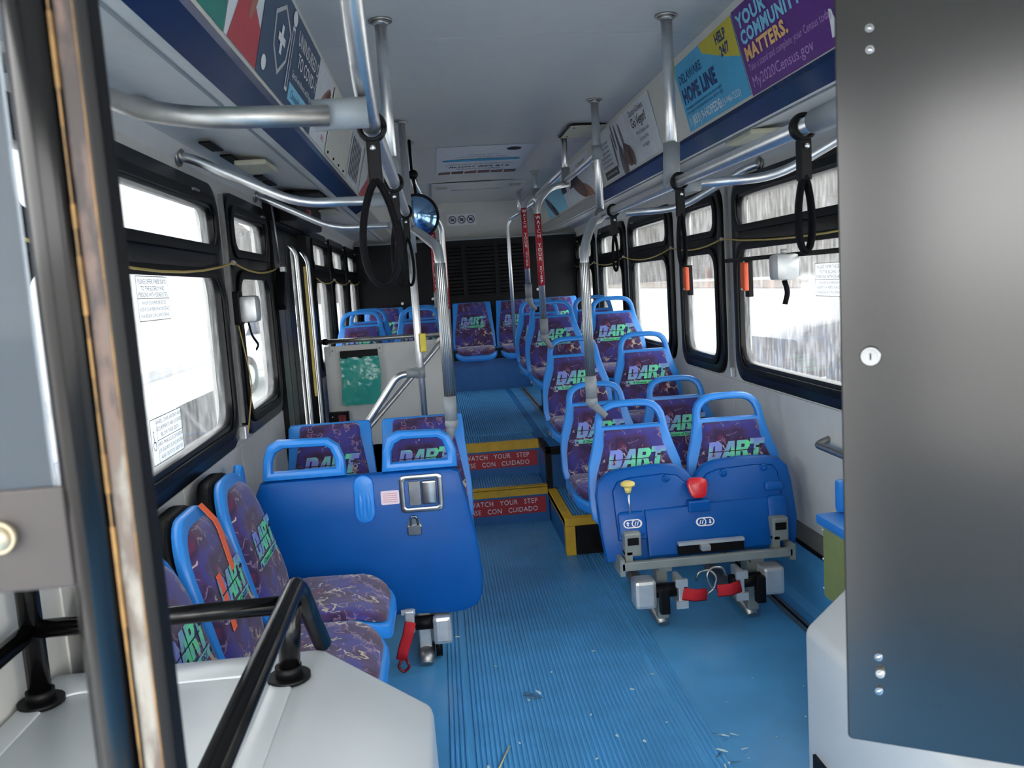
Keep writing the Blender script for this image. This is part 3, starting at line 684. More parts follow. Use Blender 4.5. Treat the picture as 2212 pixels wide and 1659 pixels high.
# retractors on those legs
def retractor(nm, lb, c, s, strapdir):
    t = thing(nm, lb, 'tie-down', c); x, y, z = c
    obj('spool_cover', box(B(), x-s*.085-.045, x-s*.085+.045, y-.045, y+.05, z-.06, z+.06, bev=.015), ALU, t)
    obj('spool', cyl(B(), (x-.09, y, z), (x+.09, y, z), .03), BLACK, t)
    bm = B(); box(bm, x+s*.06-.012, x+s*.06+.012, y-.055, y+.045, z-.06, z+.06, bev=.003); box(bm, x+s*.06-.025, x+s*.06+.025, y-.065, y-.05, z+.03, z+.062); box(bm, x+s*.06-.025, x+s*.06+.025, y-.065, y-.05, z-.062, z-.03); obj('bracket', bm, ALU, t)
    obj('release_lever', box(B(), x-s*.015-.02, x-s*.015+.02, y-.08, y-.045, z-.075, z+.035, bev=.005), BLACK, t)
    bm = B(); P = [Vector((x+s*.065, y-.058, z+.0)), Vector((x+s*.11, y-.065, z-.01)), Vector((x+s*.165, y-.06, z-.012))]; tube(bm, P, (.027, .004), 0, seg=8, flat=Vector((0, 0, 1))); st = obj('strap', bm, REDST, t)
    bm = B(); e = P[-1]; tube(bm, [e, e+Vector((s*.03, 0, .02)), e+Vector((s*.045, .0, .07)), e+Vector((s*.02, .01, .10)), e+Vector((-s*.03, .01, .095)), e+Vector((-s*.04, .01, .06))], .005, .02, seg=8); obj('hook', bm, STEELD, st)
retractor('tie_down_retractor', 'silver wheelchair tie-down with red strap at the left foot of the flip-up seat', (.85, 3.36, .19), 1, 0)
retractor('tie_down_retractor', 'silver wheelchair tie-down with red strap at the right foot of the flip-up seat', (1.225, 3.36, .20), -1, 0)

# left latch panel (rear-facing folding pair seen from behind) ---------------
L = thing('latch_panel', 'large blue moulded seat back panel with two grab loops and a chrome paddle latch', 'seat panel', (-.35, 3.35, .02))
lm = lambda u, v, w=0: Vector((u, 3.35+(v-.25)*.05-w, v))
out = [(-.70, .235), (-.745, .26), (-.765, .34), (-.775, .60), (-.765, .74), (-.745, .785), (-.70, .79), (.0, .79), (.035, .775), (.055, .68), (.085, .52), (.1, .36), (.095, .27), (.07, .225), (.02, .205), (-.03, .2)]
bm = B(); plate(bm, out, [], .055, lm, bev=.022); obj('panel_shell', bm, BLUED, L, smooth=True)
for x0, x1 in ((-.735, -.41), (-.27, .03)):
    a = [(x0, .79), (x1, .79), (x1-.0, .86), (x1-.02, .915), (x1-.06, .945), (x0+.07, .95), (x0+.03, .93), (x0+.01, .88)]
    h = [(x0+.04, .826), (x1-.04, .826), (x1-.04, .86), (x1-.055, .9), (x1-.075, .912), (x0+.09, .915), (x0+.06, .9), (x0+.045, .87)]
    bm = B(); plate(bm, a, [h], .05, lambda u, v, w=0: lm(u, v, w+.002), bev=.016); obj('grab_loop', bm, BLUE, L, smooth=True)
bm = B(); plate(bm, rr(-.385, -.305, .60, .79, .04, 6), [], .012, lambda u, v, w=0: lm(u, v, .05+w), bev=.009)
for x in (-.36, -.33): ball(bm, lm(x, .66, .058), .02, (.6, .5, 3))
obj('centre_rib', bm, BLUE, L, smooth=True)
# paddle latch
bm = B(); plate(bm, rr(-.205, -.035, .625, .775, .02), [rr(-.185, -.055, .645, .755, .008)], .008, lambda u, v, w=0: lm(u, v, .054+w), bev=.003); pl = obj('latch_plate', bm, STEELP, L, smooth=True)
bm = B(); g = lambda u, v, w=0: lm(u, v, .050+w); plate(bm, rr(-.186, -.054, .644, .756, .005), [], .003, g); obj('latch_dish', bm, mat('dark_latch_recess', (70, 72, 76), .35, .8), pl)
bm = B(); plate(bm, rr(-.118, -.06, .655, .75, .008), [], .014, lambda u, v, w=0: lm(u, v, .054+w), bev=.004); obj('latch_paddle', bm, STEELP, pl, smooth=True)
bm = B(); plate(bm, rr(-.17, -.122, .652, .75, .004), [], .006, lambda u, v, w=0: lm(u, v, .054+w), bev=.002); obj('latch_cover', bm, STEELP, pl)
bm = B(); plate(bm, rr(-.185, -.13, .535, .575, .008), [], .012, lambda u, v, w=0: lm(u, v, .055+w), bev=.003); tube(bm, [lm(-.172, .575, .06), lm(-.168, .61, .062), lm(-.147, .61, .062), lm(-.143, .575, .06)], .0045, .012, seg=8)
plate(bm, [(-.19, .565), (-.125, .565), (-.14, .60), (-.175, .60)], [], .003, lambda u, v, w=0: lm(u, v, .056+w)); obj('hasp', bm, STEELP, L)
bm = B(); g = lambda u, v, w=0: lm(u, v, .0565+w); plate(bm, rr(-.28, -.208, .665, .72, .006), [], .001, g)
for k in range(5): poly(bm, [(-.272, .675+k*.008), (-.216, .675+k*.008), (-.216, .678+k*.008), (-.272, .678+k*.008)], lambda a, b, c=0: g(a, b, .0015), 1)
obj('warning_label', bm, [PINKW, mat('pale_red_print', (214, 150, 160), .5)], L)
bm = B(); box(bm, -.70, .02, 3.40, 3.50, .30, .55, bev=.03); obj('folded_cushion', bm, FAB, L, smooth=True)
bm = B(); box(bm, -.175, -.125, 3.33, 3.39, .05, .26, bev=.006); obj('leg', bm, ALU, L)
bm = B(); tube(bm, [(-.15, 3.75, .03), (-.15, 3.4, .035), (-.15, 3.31, .03), (-.15, 3.275, .01)], lambda t: (.036*(1 if t < .8 else 1-(t-.8)*1.2), .032 if t < .8 else .032-(t-.8)*.1), 0, flat=Vector((1, 0, 0))); obj('foot', bm, STEELD, L)
t = thing('tie_down_retractor', 'silver wheelchair tie-down with dangling red strap under the latch panel', 'tie-down', (-.15, 3.3, .14))
obj('spool_cover', box(B(), -.115, -.04, 3.27, 3.35, .085, .20, bev=.016), ALU, t)
obj('bracket', box(box(B(), -.222, -.185, 3.26, 3.34, .15, .24, bev=.006), -.235, -.18, 3.265, 3.275, .225, .245), ALU, t)
obj('tyre_wheel', cyl(B(), (-.11, 3.36, .05), (-.085, 3.36, .05), .045), BLACK, t)
obj('spool', cyl(B(), (-.2, 3.31, .17), (-.1, 3.31, .17), .028), BLACK, t)
bm = B(); tube(bm, [(-.2, 3.25, .2), (-.215, 3.235, .15), (-.235, 3.23, .1), (-.245, 3.225, .06)], (.022, .004), .01, seg=8, flat=Vector((1, 0, 0))); obj('strap', bm, REDST, t)
bm = B(); tube(bm, [(-.245, 3.225, .06), (-.26, 3.22, .035), (-.24, 3.22, .01), (-.215, 3.22, .03), (-.225, 3.22, .06)], .006, .01, seg=8); obj('hook', bm, mat('dark_red_hook', (110, 18, 30), .4), t)
# side end plate
bm = B(); plate(bm, [(3.12, .70), (3.14, .87), (3.17, .90), (3.2, .89), (3.27, .62), (3.28, .45), (3.12, .45)], [], .035, lambda u, v, w=0: Vector((-.80+w, u, v)), bev=.012)
tag(obj('seat_end_plate', bm, BLUE, smooth=True), 'small blue upright plate between the side seats and latch panel', 'plate')

# right side folded seat
t = thing('folded_seat', 'light blue wall seat with an olive side box, behind the black cabinet', 'seat', (1.45, 2.7, .28))
obj('cushion', box(B(), 1.31, 1.545, 2.35, 2.92, .56, .60, bev=.015), BLUE, t, smooth=True); obj('side_box', box(B(), 1.33, 1.545, 2.37, 2.9, .29, .56, bev=.006), OLIVE, t)
obj('backrest', box(B(), 1.385, 1.545, 2.88, 2.92, .6, .72, bev=.015), BLUE, t, smooth=True)
for z in (.32, .43, .54): obj('bolt', ball(B(), (1.333, 2.9, z), .006), STEEL, t)
t = thing('wall_grab_handle', 'short steel grab handle on the right wall below the window', 'handle', (1.5, 3.2, .77))
bm = B(); tube(bm, [(1.556, 3.31, .785), (1.5, 3.31, .765), (1.5, 2.75, .765), (1.556, 2.75, .785)], .014, .03); obj('bar', bm, STEELD, t)

# ================================================================== WHEELHOUSES
W = thing('wheelhouse', 'large pale grey fibreglass wheelhouse box on the left with a recessed top', 'wheelhouse', (-.45, 1.2, 0))
def whouse(prof, y0, y1, ch=.0):
    bm = B(); prism(bm, prof, y0, y1); bmesh.ops.bevel(bm, geom=[e for e in bm.edges if e.calc_length() > .05], offset=.018, segments=3, affect='EDGES', profile=.5); return bm
obj('shell', whouse([(-.855, .005), (-.065, .005), (-.075, .60), (-.30, .755), (-.855, .755)], .45, 1.775), WHEELH, W, smooth=True)
bm = B(); plate(bm, rr(-.85, -.335, .5, 1.75, .06), [rr(-.80, -.38, .56, 1.66, .05)], .008, lambda u, v, w=0: Vector((u, v, .752+w)), bev=.004); obj('top_rim', bm, WHEELH, W, smooth=True)
W2 = thing('wheelhouse', 'pale grey angled wheelhouse box on the right beneath the black cabinet', 'wheelhouse', (1.2, 1.2, 0))
obj('shell', whouse([(.775, .005), (1.555, .005), (1.555, .88), (1.0, .88), (.775, .68)], .45, 1.8), WHEELH, W2, smooth=True)
bm = B(); box(bm, .768, .776, .5, 1.75, .01, .4); obj('kick_strip', bm, BLACK, W2)
for k in range(8): obj('rivet', ball(B(), (.767, .7+k*.13, .385), .007), STEEL, W2)
# black guard rail on the left wheelhouse
G = thing('guard_rail', 'black tubular luggage guard rail bolted on the left wheelhouse', 'rail', (-.5, 1.5, .755))
bm = B(); tube(bm, [(-.345, 1.63, .76), (-.325, 1.61, .915)], .021, 0); obj('post', bm, BLKTB, G)
bm = B(); tube(bm, [(-.815, 1.63, .76), (-.815, 1.63, 1.25)], .021, 0); obj('post', bm, BLKTB, G)
bm = B(); tube(bm, [(-.815, 1.63, .905), (-.33, 1.61, .915)], .018, 0); obj('cross_bar', bm, BLKTB, G)
bm = B(); tube(bm, [(-.30, 1.78, .76), (-.315, 1.64, .945), (-.315, 1.56, .945), (-.30, .55, .95)], .019, .03); obj('long_bar', bm, BLKTB, G)
bm = B(); tube(bm, [(-.815, 1.63, .905), (-.815, .55, .905)], .018, 0); obj('long_bar', bm, BLKTB, G)
for x in (-.345, -.815): obj('base_flange', cyl(cyl(B(), (x, 1.63, .757), (x, 1.63, .765), .042), (x, 1.63, .765), (x, 1.63, .785), .026), BLACK, G)

# ================================================================== FOREGROUND
# left barrier post, acrylic and clamp plate
P = thing('barrier_post', 'black tubular entrance barrier post with a chipped rusty edge strip, close to the camera', 'post', (-.24, .6, .76))
bm = B(); tube(bm, [(-.25, .6, .77), (-.25, .6, 2.39)], .0165, 0, seg=24); obj('tube', bm, BLKTB, P)
def worn():
    """paint chipped back to primer: brown stain above, pale scraped metal lower down"""
    m = bpy.data.materials.new('chipped_paint_edge'); m.use_nodes = True; n = m.node_tree.nodes; l = m.node_tree.links; b = n['Principled BSDF']; b.inputs['Roughness'].default_value = .5
    t = n.new('ShaderNodeTexCoord'); no = n.new('ShaderNodeTexNoise'); no.inputs['Scale'].default_value = 24; no.inputs['Detail'].default_value = 6
    mp = n.new('ShaderNodeMapping'); mp.inputs['Scale'].default_value = (2.5, 1, .8); l.new(t.outputs['Object'], mp.inputs[0]); l.new(mp.outputs[0], no.inputs['Vector'])
    sp = n.new('ShaderNodeSeparateXYZ'); l.new(t.outputs['Object'], sp.inputs[0]); mr = n.new('ShaderNodeMapRange'); mr.inputs[1].default_value = 1.3; mr.inputs[2].default_value = 1.52; mr.inputs[3].default_value = .14; mr.inputs[4].default_value = -.12
    l.new(sp.outputs[2], mr.inputs[0]); ad = n.new('ShaderNodeMath'); l.new(no.outputs[0], ad.inputs[0]); l.new(mr.outputs[0], ad.inputs[1])
    r = n.new('ShaderNodeValToRGB'); e = r.color_ramp.elements
    e[0].position = .34; e[0].color = lin((46, 36, 34)); e[1].position = .74; e[1].color = lin((132, 127, 118))
    q = e.new(.46); q.color = lin((92, 72, 62)); q = e.new(.6); q.color = lin((88, 78, 70)); l.new(ad.outputs[0], r.inputs[0]); l.new(r.outputs[0], b.inputs['Base Color']); return m
obj('worn_edge', box(B(), -.2325, -.219, .592, .604, .77, 2.39, bev=.002), worn(), P)
bm = B()
rnd = random.Random(3)
for sx_ in (-.2335, -.2185):      # ragged mustard paint line on either side of the bare strip
    z = .77
    while z < 1.75:
        h = rnd.uniform(.01, .03); wd = rnd.uniform(.0004, .0012); box(bm, sx_-wd, sx_+wd, .590, .598, z, z+h); z += h
obj('paint_edge', bm, mat('mustard_paint_edge', (132, 98, 48), .6, var=.4, scale=40), P)
obj('edge_gasket', box(B(), -.2185, -.2085, .588, .612, .77, 2.39, bev=.003), BLACK, P)
obj('inner_gasket', box(B(), -.2345, -.2325, .59, .61, .77, 2.39), BLACK, P)
A = thing('acrylic_screen', 'hazy blue-grey acrylic screen held by a steel clamp left of the barrier post', 'screen', (-.5, .6, 1.3))
obj('sheet', box(B(), -.82, -.272, .598, .604, 1.375, 2.3, bev=.001), PLEXI, A)
CL = mat('stained_clamp_plate', (52, 47, 46), .55, .0, var=.2, scale=9)
obj('clamp_plate', box(B(), -.42, -.262, .59, .596, 1.312, 1.383, bev=.002), CL, A)
bm = B(); cyl(bm, (-.306, .59, 1.352), (-.306, .584, 1.352), .011); ball(bm, (-.306, .584, 1.352), .009, (1, .6, 1)); obj('bolt', bm, mat('tarnished_brass', (176, 164, 140), .4, .5), A)
# right black cabinet door
n_ = Vector((.167, -.099, 0)).normalized(); pv = Vector((.099, .167, 0)).normalized()
K = thing('cabinet_panel', 'tall satin black equipment cabinet side with silver screws and a key lock', 'cabinet', (.7, .9, .888))
kf = lambda a, b, c=0: Vector((.4865, 1.0, 0))+n_*a+Vector((0, 0, b))+pv*(-c)
KM = mat('satin_black_cabinet', (9, 9, 10), .2, var=.12, scale=6, spec=.7, bump=.02, bscale=9)
bm = B(); plate(bm, rr(0, .62, .888, 2.36, .006), [], -.02, lambda a, b, c=0: kf(a, b, c), bev=.002); obj('door', bm, KM, K)
def onk(px_a, z, r, h=.004, m=STEELP, nm='screw'):
    bm = B(); c = kf(px_a, z, 0); cyl(bm, c, c-pv*h, r, r*.85, seg=16); ball(bm, c-pv*h, r*.6, (1, .6, 1)); obj(nm, bm, m, K)
for z in (1.765, 1.741, 1.005, .96): onk(.038, z, .0055)
onk(.04, .985, .006, .008, STEELD)
c = kf(.034, 1.385, 0); bm = B(); cyl(bm, c, c-pv*.004, .0125, .011, seg=24); cyl(bm, c-pv*.004, c-pv*.006, .008); lk = obj('key_lock', bm, STEELP, K)
bm = B(); obox(bm, Matrix.Translation(c-pv*.0063) @ pv.to_track_quat('Y', 'Z').to_matrix().to_4x4(), .0018, .001, .008); obj('keyhole', bm, BLACK, lk)

# ================================================================== HANDRAILS AND POLES
R0 = .019
def flange(bm, p, d, r=.036):
    p = Vector(p); d = Vector(d).normalized(); cyl(bm, p, p+d*.008, r); cyl(bm, p+d*.008, p+d*.02, r*.8, .022); return bm
def clamp(nm, parent, pts, r=.027): return obj(nm, tube(B(), pts, r, 0, seg=16), GREYP, parent)
# left overhead rail: drops from the ceiling, bends and runs back to the door pole
t = thing('overhead_rail', 'left overhead steel rail bending down from the ceiling near the camera and running back', 'handrail', (-.11, 3.0, 1.84))
bm = B(); tube(bm, [(-.09, 1.22, 2.40), (-.105, 1.42, 2.03), (-.11, 1.72, 1.845), (-.112, 4.62, 1.835)], .0205, .16); obj('bar', bm, STEEL, t)
obj('flange', flange(B(), (-.09, 1.21, 2.405), (0, 0, -1)), STEELD, t)
t = thing('overhead_rail', 'near left cross rail bending from the side wall to a large grey clamp', 'handrail', (-.45, 1.5, 1.83))
bm = B(); tube(bm, [(-.175, 1.64, 1.83), (-.45, 1.585, 1.825), (-.80, 1.84, 2.0), (-.857, 1.86, 2.01)], .0195, .12); obj('bar', bm, STEELD, t)
clamp('clamp', t, [(-.205, 1.663, 1.835), (-.105, 1.668, 1.838)], .029)
for y0, y1, lb in ((3.1, 3.2, 'second left cross rail from a wall flange to the overhead rail'), (4.35, 4.45, 'third left cross rail from a wall flange near the rear door')):
    t = thing('overhead_rail', lb, 'handrail', (-.5, y0, 1.83), 'left cross rails')
    bm = B(); tube(bm, [(-.855, y0-.0, 2.01), (-.80, y0+.0, 1.985), (-.50, y1-.02, 1.835), (-.16, y1, 1.835)] if y0 > 4 else [(-.855, 3.1, 2.012), (-.80, 3.1, 1.995), (-.47, 3.15, 1.832), (-.20, 3.2, 1.835)], .017, .09); obj('bar', bm, STEEL, t)
    obj('flange', flange(B(), (-.858, y0, 2.012), (1, 0, 0)), STEELD, t)
    clamp('clamp', t, [(-.215, y1, 1.835), (-.11, y1, 1.835)], .026)
# right overhead rail
t = thing('overhead_rail', 'right overhead steel rail running back above the aisle edge', 'handrail', (.86, 3, 1.81))
bm = B(); tube(bm, [(.86, .9, 1.812), (.86, 4.37, 1.812)], .0195, 0); obj('bar', bm, STEEL, t)
clamp('clamp', t, [(.86, 1.62, 1.812), (.86, 1.86, 1.812)], .028)
for ym, yf, lb in ((3.05, 2.80, 'right cross rail from the first ceiling pole to the wall above the big window'), (4.27, 3.97, 'far right cross rail from the second ceiling pole to a wall flange'), (1.75, 1.5, 'nearest right cross rail partly behind the black cabinet')):
    t = thing('overhead_rail', lb, 'handrail', (1.2, ym, 1.82), 'right cross rails')
    # from the clamp outwards, then bending along the wall towards the rear flange
    bm = B(); tube(bm, [(.90, ym, 1.812), (1.24, ym-.04, 1.818), (1.50, yf+.03, 1.97), (1.556, yf, 1.985)], .017, .1); obj('bar', bm, STEEL, t)
    obj('flange', flange(B(), (1.558, yf, 1.985), (-1, 0, 0)), STEELD, t)
    clamp('clamp', t, [(.87, ym, 1.812), (.97, ym, 1.812)], .025)
def ceilpole(nm, lb, x, y, z0, extra=None, r=.0205, grp='ceiling poles'):
    t = thing(nm, lb, 'pole', (x, y, z0), grp)
    obj('tube', tube(B(), [(x, y, z0), (x, y, cz(x))], r, 0), STEEL, t)
    obj('flange', flange(B(), (x, y, cz(x)+.001), (0, 0, -1), .04), STEELD, t)
    return t
t = ceilpole('grab_pole', 'first left ceiling pole down to the overhead rail', -.122, 2.985, 1.84)
clamp('clamp', t, [(-.122, 2.985, 1.95), (-.118, 2.985, 1.83)], .027)
t = ceilpole('grab_pole', 'first right ceiling pole with a long grey clamp', .872, 3.05, 1.83)
clamp('clamp', t, [(.872, 3.05, 1.96), (.866, 3.05, 1.80)], .030)
t = ceilpole('grab_pole', 'second left ceiling pole reaching the floor beside the rear door, with a yellow button', -.122, 4.70, .01)
clamp('clamp', t, [(-.122, 4.70, 1.92), (-.122, 4.70, 1.70)], .029); clamp('clamp', t, [(-.125, 4.70, 1.015), (-.125, 4.70, 1.075)], .028)
obj('stop_button', box(B(), -.112, -.078, 4.645, 4.678, 1.16, 1.262, bev=.008), mat('yellow_plastic', (230, 206, 60), .4), t)
bm = B(); tube(bm, [(-.15, 4.69, 1.045), (-.25, 4.68, 1.04), (-.50, 4.66, .70), (-.66, 4.64, .45), (-.68, 4.62, .02)], .019, .08); obj('branch', bm, STEEL, t)
clamp('branch_clamp', t, [(-.13, 4.69, 1.045), (-.20, 4.688, 1.045)], .026)
t = thing('grab_rail', 'slanted steel rail from the partition corner down towards the door steps', 'handrail', (-.25, 5.3, .9))
bm = B(); tube(bm, [(-.0, 5.86, 1.13), (-.055, 5.7, 1.08), (-.50, 4.86, .68), (-.64, 4.8, .30)], .018, .06); obj('bar', bm, STEEL, t); obj('flange', flange(B(), (.0, 5.875, 1.135), (0, -1, 0), .03), STEELD, t)
# second right pole with the high branch
t = ceilpole('grab_pole', 'second right ceiling pole with a grey junction halfway down', .868, 4.40, 1.80)
clamp('clamp', t, [(.868, 4.4, 2.10), (.868, 4.4, 2.17)], .028)
clamp('clamp', t, [(.868, 4.4, 1.83), (.855, 4.34, 1.785), (.82, 4.24, 1.77)], .03)
def sleeve(parent, x, y, z1, z0, s, r=R0+.0022, sz=.033):
    bm = B(); cyl(bm, (x, y, z0), (x, y, z1), r, seg=24); sl = obj('red_sleeve', bm, RED, parent)
    bm = B(); n = len(s); st = (z1-z0-.02)/n; rr_ = r+.0012
    for i, ch in enumerate(s):
        if ch == ' ': continue
        zc_ = z1-.01-(i+1)*st+st*.15
        text(bm, ch, lambda a, b, c=0: Vector((x+rr_*math.sin(a/rr_), y-rr_*math.cos(a/rr_), b)), 0, zc_, min(sz, st*1.1), 0, w=1.0, off=.015)
    obj('lettering', bm, WHITE, sl)
def seatpole(lb, top, x, y, z1, z0, tail, sl=None, fluted=False):
    """pole that leaves an overhead joint, bends and drops to the corner of a seat, with a grey end fitting"""
    t = thing('grab_pole', lb, 'pole', (x, y, z0), 'bent poles above the seats')
    bm = B(); tube(bm, list(top)+[(x, y, z1), (x, y, z0)], R0+.001, .09, seg=18); obj('tube', bm, STEEL, t)
    if fluted:
        bm = B()
        for k in range(9):
            a = PI+PI*k/8; px, py = x+(R0+.001)*math.cos(a), y+(R0+.001)*math.sin(a); tube(bm, [(px, py, z0+.01), (px, py, z1-.06)], .0022, 0, seg=6)
        obj('flutes', bm, STEELD, t)
    bm = B(); tube(bm, [(x, y, z0+.07), (x, y, z0-.03)], .026, 0, seg=18); tube(bm, [(x, y, z0-.03), (x, y, z0-.055), tail], lambda q: .026-.012*q, 0, seg=16); ball(bm, (x, y, z0-.045), .028); obj('end_fitting', bm, GREYP, t)
    if sl: sleeve(t, x, y, sl[0], sl[1], sl[2])
    return t
seatpole('fluted steel pole bending down to the front right aisle seat', [(.86, 4.33, 1.80), (.74, 3.95, 1.76)], .652, 3.72, 1.63, 1.0, (.71, 3.7, .885), fluted=True)
seatpole('fluted steel pole bending down to the blue latch panel', [(-.11, 4.6, 1.83), (-.05, 4.0, 1.75)], .02, 3.46, 1.66, .99, (-.0, 3.42, .87), fluted=True)
seatpole('red-sleeved pole reading watch your step above the third right row', [(.868, 5.40, 2.10), (.75, 5.36, 2.08)], .65, 5.28, 1.98, 1.2, (.69, 5.25, 1.085), (1.915, 1.475, 'WATCH YOUR STEP'))
seatpole('red-sleeved pole reading watch your step above the fourth right row', [(.868, 6.9, 2.13), (.75, 6.4, 2.13)], .66, 6.15, 2.05, 1.42, (.70, 6.12, 1.30), (2.03, 1.60, 'WATCH YOUR STEP'))
t = seatpole('red-sleeved pole above the left seats behind the partition', [(-.11, 7.0, 2.2), (-.06, 6.9, 2.1)], -.0, 6.7, 1.95, 1.4, (-.04, 6.66, 1.29), (1.93, 1.45, 'CON CUIDADO'))
# aisle pole with Spanish sleeve down to the upper floor
t = thing('grab_pole', 'red-sleeved pole reading pise con cuidado at the partition edge', 'pole', (.065, 5.88, .45))
bm = B(); tube(bm, [(-.11, 5.4, 2.395), (-.108, 5.42, 2.2), (-.04, 5.7, 2.06), (.063, 5.84, 1.92), (.063, 5.86, 1.8), (.063, 5.87, .455)], R0, .1, seg=18); obj('tube', bm, STEEL, t)
obj('flange', flange(B(), (-.11, 5.4, cz(-.11)), (0, 0, -1)), STEELD, t); obj('flange', flange(B(), (.063, 5.87, .45), (0, 0, 1), .03), STEELD, t); sleeve(t, .063, 5.865, 1.87, 1.355, 'PISE CON CUIDADO')
t = ceilpole('grab_pole', 'short third right ceiling post with a grey joint', .862, 5.42, 2.13)
clamp('clamp', t, [(.862, 5.42, 2.2), (.862, 5.42, 2.08)], .028)
bm = B(); tube(bm, [(.868, 4.42, 2.135), (.862, 5.40, 2.12)], .018, 0); obj('link_bar', bm, STEEL, t)
bm = B(); tube(bm, [(.862, 5.44, 2.2), (.868, 7.0, 2.2)], .018, 0); obj('link_bar', bm, STEEL, t)
t = ceilpole('grab_pole', 'short fourth right ceiling post with a grey joint', .87, 7.06, 2.13)
clamp('clamp', t, [(.87, 7.06, 2.26), (.87, 7.06, 2.1)], .03)
t = ceilpole('grab_pole', 'short last right ceiling post near the air panel', .86, 8.4, 2.17)
bm = B(); tube(bm, [(.87, 7.08, 2.16), (.86, 8.35, 2.18), (.74, 8.42, 2.12), (.737, 8.42, 1.95), (.737, 8.42, .87)], .018, .1); obj('rear_tube', bm, STEEL, t)
t = ceilpole('grab_pole', 'short left ceiling post beyond the convex mirror', -.105, 7.05, 2.2)

# hanging straps ---------------------------------------------------------
def strap(x, y, zr, zb, wide, lb, tw=0, rad=.016):
    t = thing('hanging_strap', lb, 'strap', (x, y, zb), 'black grab straps')
    bm = B(); P = [(x+.026*math.cos(a), y, zr+.027*math.sin(a)) for a in [2*PI*k/20 for k in range(20)]]+[(x+.026, y, zr)]
    tube(bm, P, (.006, .016), 0, seg=8, flat=Vector((1, 0, 0))); obj('collar', bm, BLACK, t)
    obj('rivet', ball(B(), (x+.0, y-.02, zr-.045), .006), STEEL, t)
    bm = B(); box(bm, x-.014, x+.014, y-.014, y+.014, zr-.12, zr-.028, bev=.004); obj('neck', bm, BLACK, t)
    c, s = math.cos(tw), math.sin(tw); h = zr-.11-zb; L_ = []
    for k in range(25):
        a = k/24; ph = a*2*PI; u = wide*math.sin(ph)*(.35+.65*math.sin(a*PI))**1.0; v = zr-.11-h*(1-math.cos(ph))/2
        L_.append((x+u*c, y+u*s, v))
    bm = B(); tube(bm, L_, (rad*.4, rad), 0, seg=8, flat=Vector((c, s, 0))); obj('loop', bm, STRAP, t)
strap(.86, 1.93, 1.812, 1.53, .02, 'nearest black strap on the right overhead rail')
strap(.86, 2.93, 1.812, 1.525, .014, 'middle black strap on the right overhead rail')
strap(.86, 4.04, 1.812, 1.528, .014, 'farthest black strap on the right overhead rail')
strap(-.11, 1.84, 1.842, 1.515, .045, 'wide black strap on the left overhead rail nearest the camera', rad=.02)
strap(-.11, 2.75, 1.838, 1.51, .025, 'narrow black strap on the left overhead rail behind the wide one')
strap(-.11, 3.75, 1.836, 1.52, .022, 'farthest thin black strap on the left overhead rail')

# convex mirror -------------------------------------------------------------
t = thing('convex_mirror', 'round convex mirror in a black rim hanging above the rear door', 'mirror', (-.07, 5.1, 1.92))
MIR = mat('mirror_silver', (150, 190, 232), .12, 1, var=.01)
bm = B(); c = Vector((-.085, 5.1, 1.925)); ax = Vector((.12, -1, -.12)).normalized(); q = ax.to_track_quat('Z', 'Y').to_matrix().to_4x4()
rad = .125; prev = None
for k in range(9):
    f = k/8; ringr = rad*f; h = .045*(1-f*f)
    cur = [bm.verts.new(Matrix.Translation(c) @ q @ Vector((ringr*math.cos(a), ringr*math.sin(a), h))) for a in [2*PI*j/32 for j in range(32)]] if k else [bm.verts.new(Matrix.Translation(c) @ q @ Vector((0, 0, h)))]
    if prev:
        for j in range(32):
            ff = bm.faces.new([prev[0], cur[j], cur[(j+1) % 32]] if len(prev) == 1 else [prev[j], cur[j], cur[(j+1) % 32], prev[(j+1) % 32]]); ff.smooth = True
    prev = cur
obj('mirror_glass', bm, MIR, t)
bm = B(); tube(bm, [Matrix.Translation(c) @ q @ Vector((rad*math.cos(a), rad*math.sin(a), 0)) for a in [2*PI*j/36 for j in range(37)]], .009, 0, seg=8); cyl(bm, c, c-ax*.02, rad, seg=32); obj('rim', bm, BLACK, t)
bm = B(); tube(bm, [c-ax*.02, (-.08, 5.2, 2.05), (-.09, 5.2, 2.16), (-.10, 5.3, 2.24), (-.10, 5.3, 2.40)], .009, .04, seg=8); ball(bm, (-.09, 5.2, 2.18), .03); obj('bracket', bm, BLACK, t)

# partition behind the door --------------------------------------------------
t = thing('partition', 'pale grey modesty partition with a steel top rail behind the rear door', 'partition', (-.42, 5.93, 0))
obj('panel', box(B(), -.80, .03, 5.90, 5.93, 0, 1.15, bev=.004), WALL, t)
bm = B(); tube(bm, [(-.85, 5.905, 1.185), (.05, 5.875, 1.185)], .016, 0); obj('top_rail', bm, STEELD, t)
for x in (-.74, -.42, -.03): obj('bracket', box(B(), x-.017, x+.017, 5.885, 5.9, 1.09, 1.15, bev=.003), WALL, t); obj('screw', ball(B(), (x, 5.883, 1.12), .006), STEELD, t)
obj('rail_coupling', cyl(B(), (-.80, 5.903, 1.185), (-.77, 5.902, 1.185), .021), BLACK, t)
obj('edge_trim', box(B(), .03, .045, 5.895, 5.935, 0, 1.16), STEELD, t)
t = thing('bag_dispenser', 'green plastic bag in a black clip on the partition', 'bag', (-.56, 5.88, .74))
obj('clip', box(B(), -.69, -.435, 5.865, 5.897, 1.06, 1.115, bev=.005), BLACK, t)
bm = B(); rnd = random.Random(5); G_ = {}
for i in range(13):
    for j in range(13):
        u, v = i/12, j/12; G_[i, j] = bm.verts.new((-.695+.265*u+.006*math.sin(v*5), 5.87-.014*math.sin(u*PI)*math.sin(v*PI)-.012*rnd.random(), 1.07-.33*v))
for i in range(12):
    for j in range(12): bm.faces.new([G_[i, j], G_[i+1, j], G_[i+1, j+1], G_[i, j+1]]).smooth = True
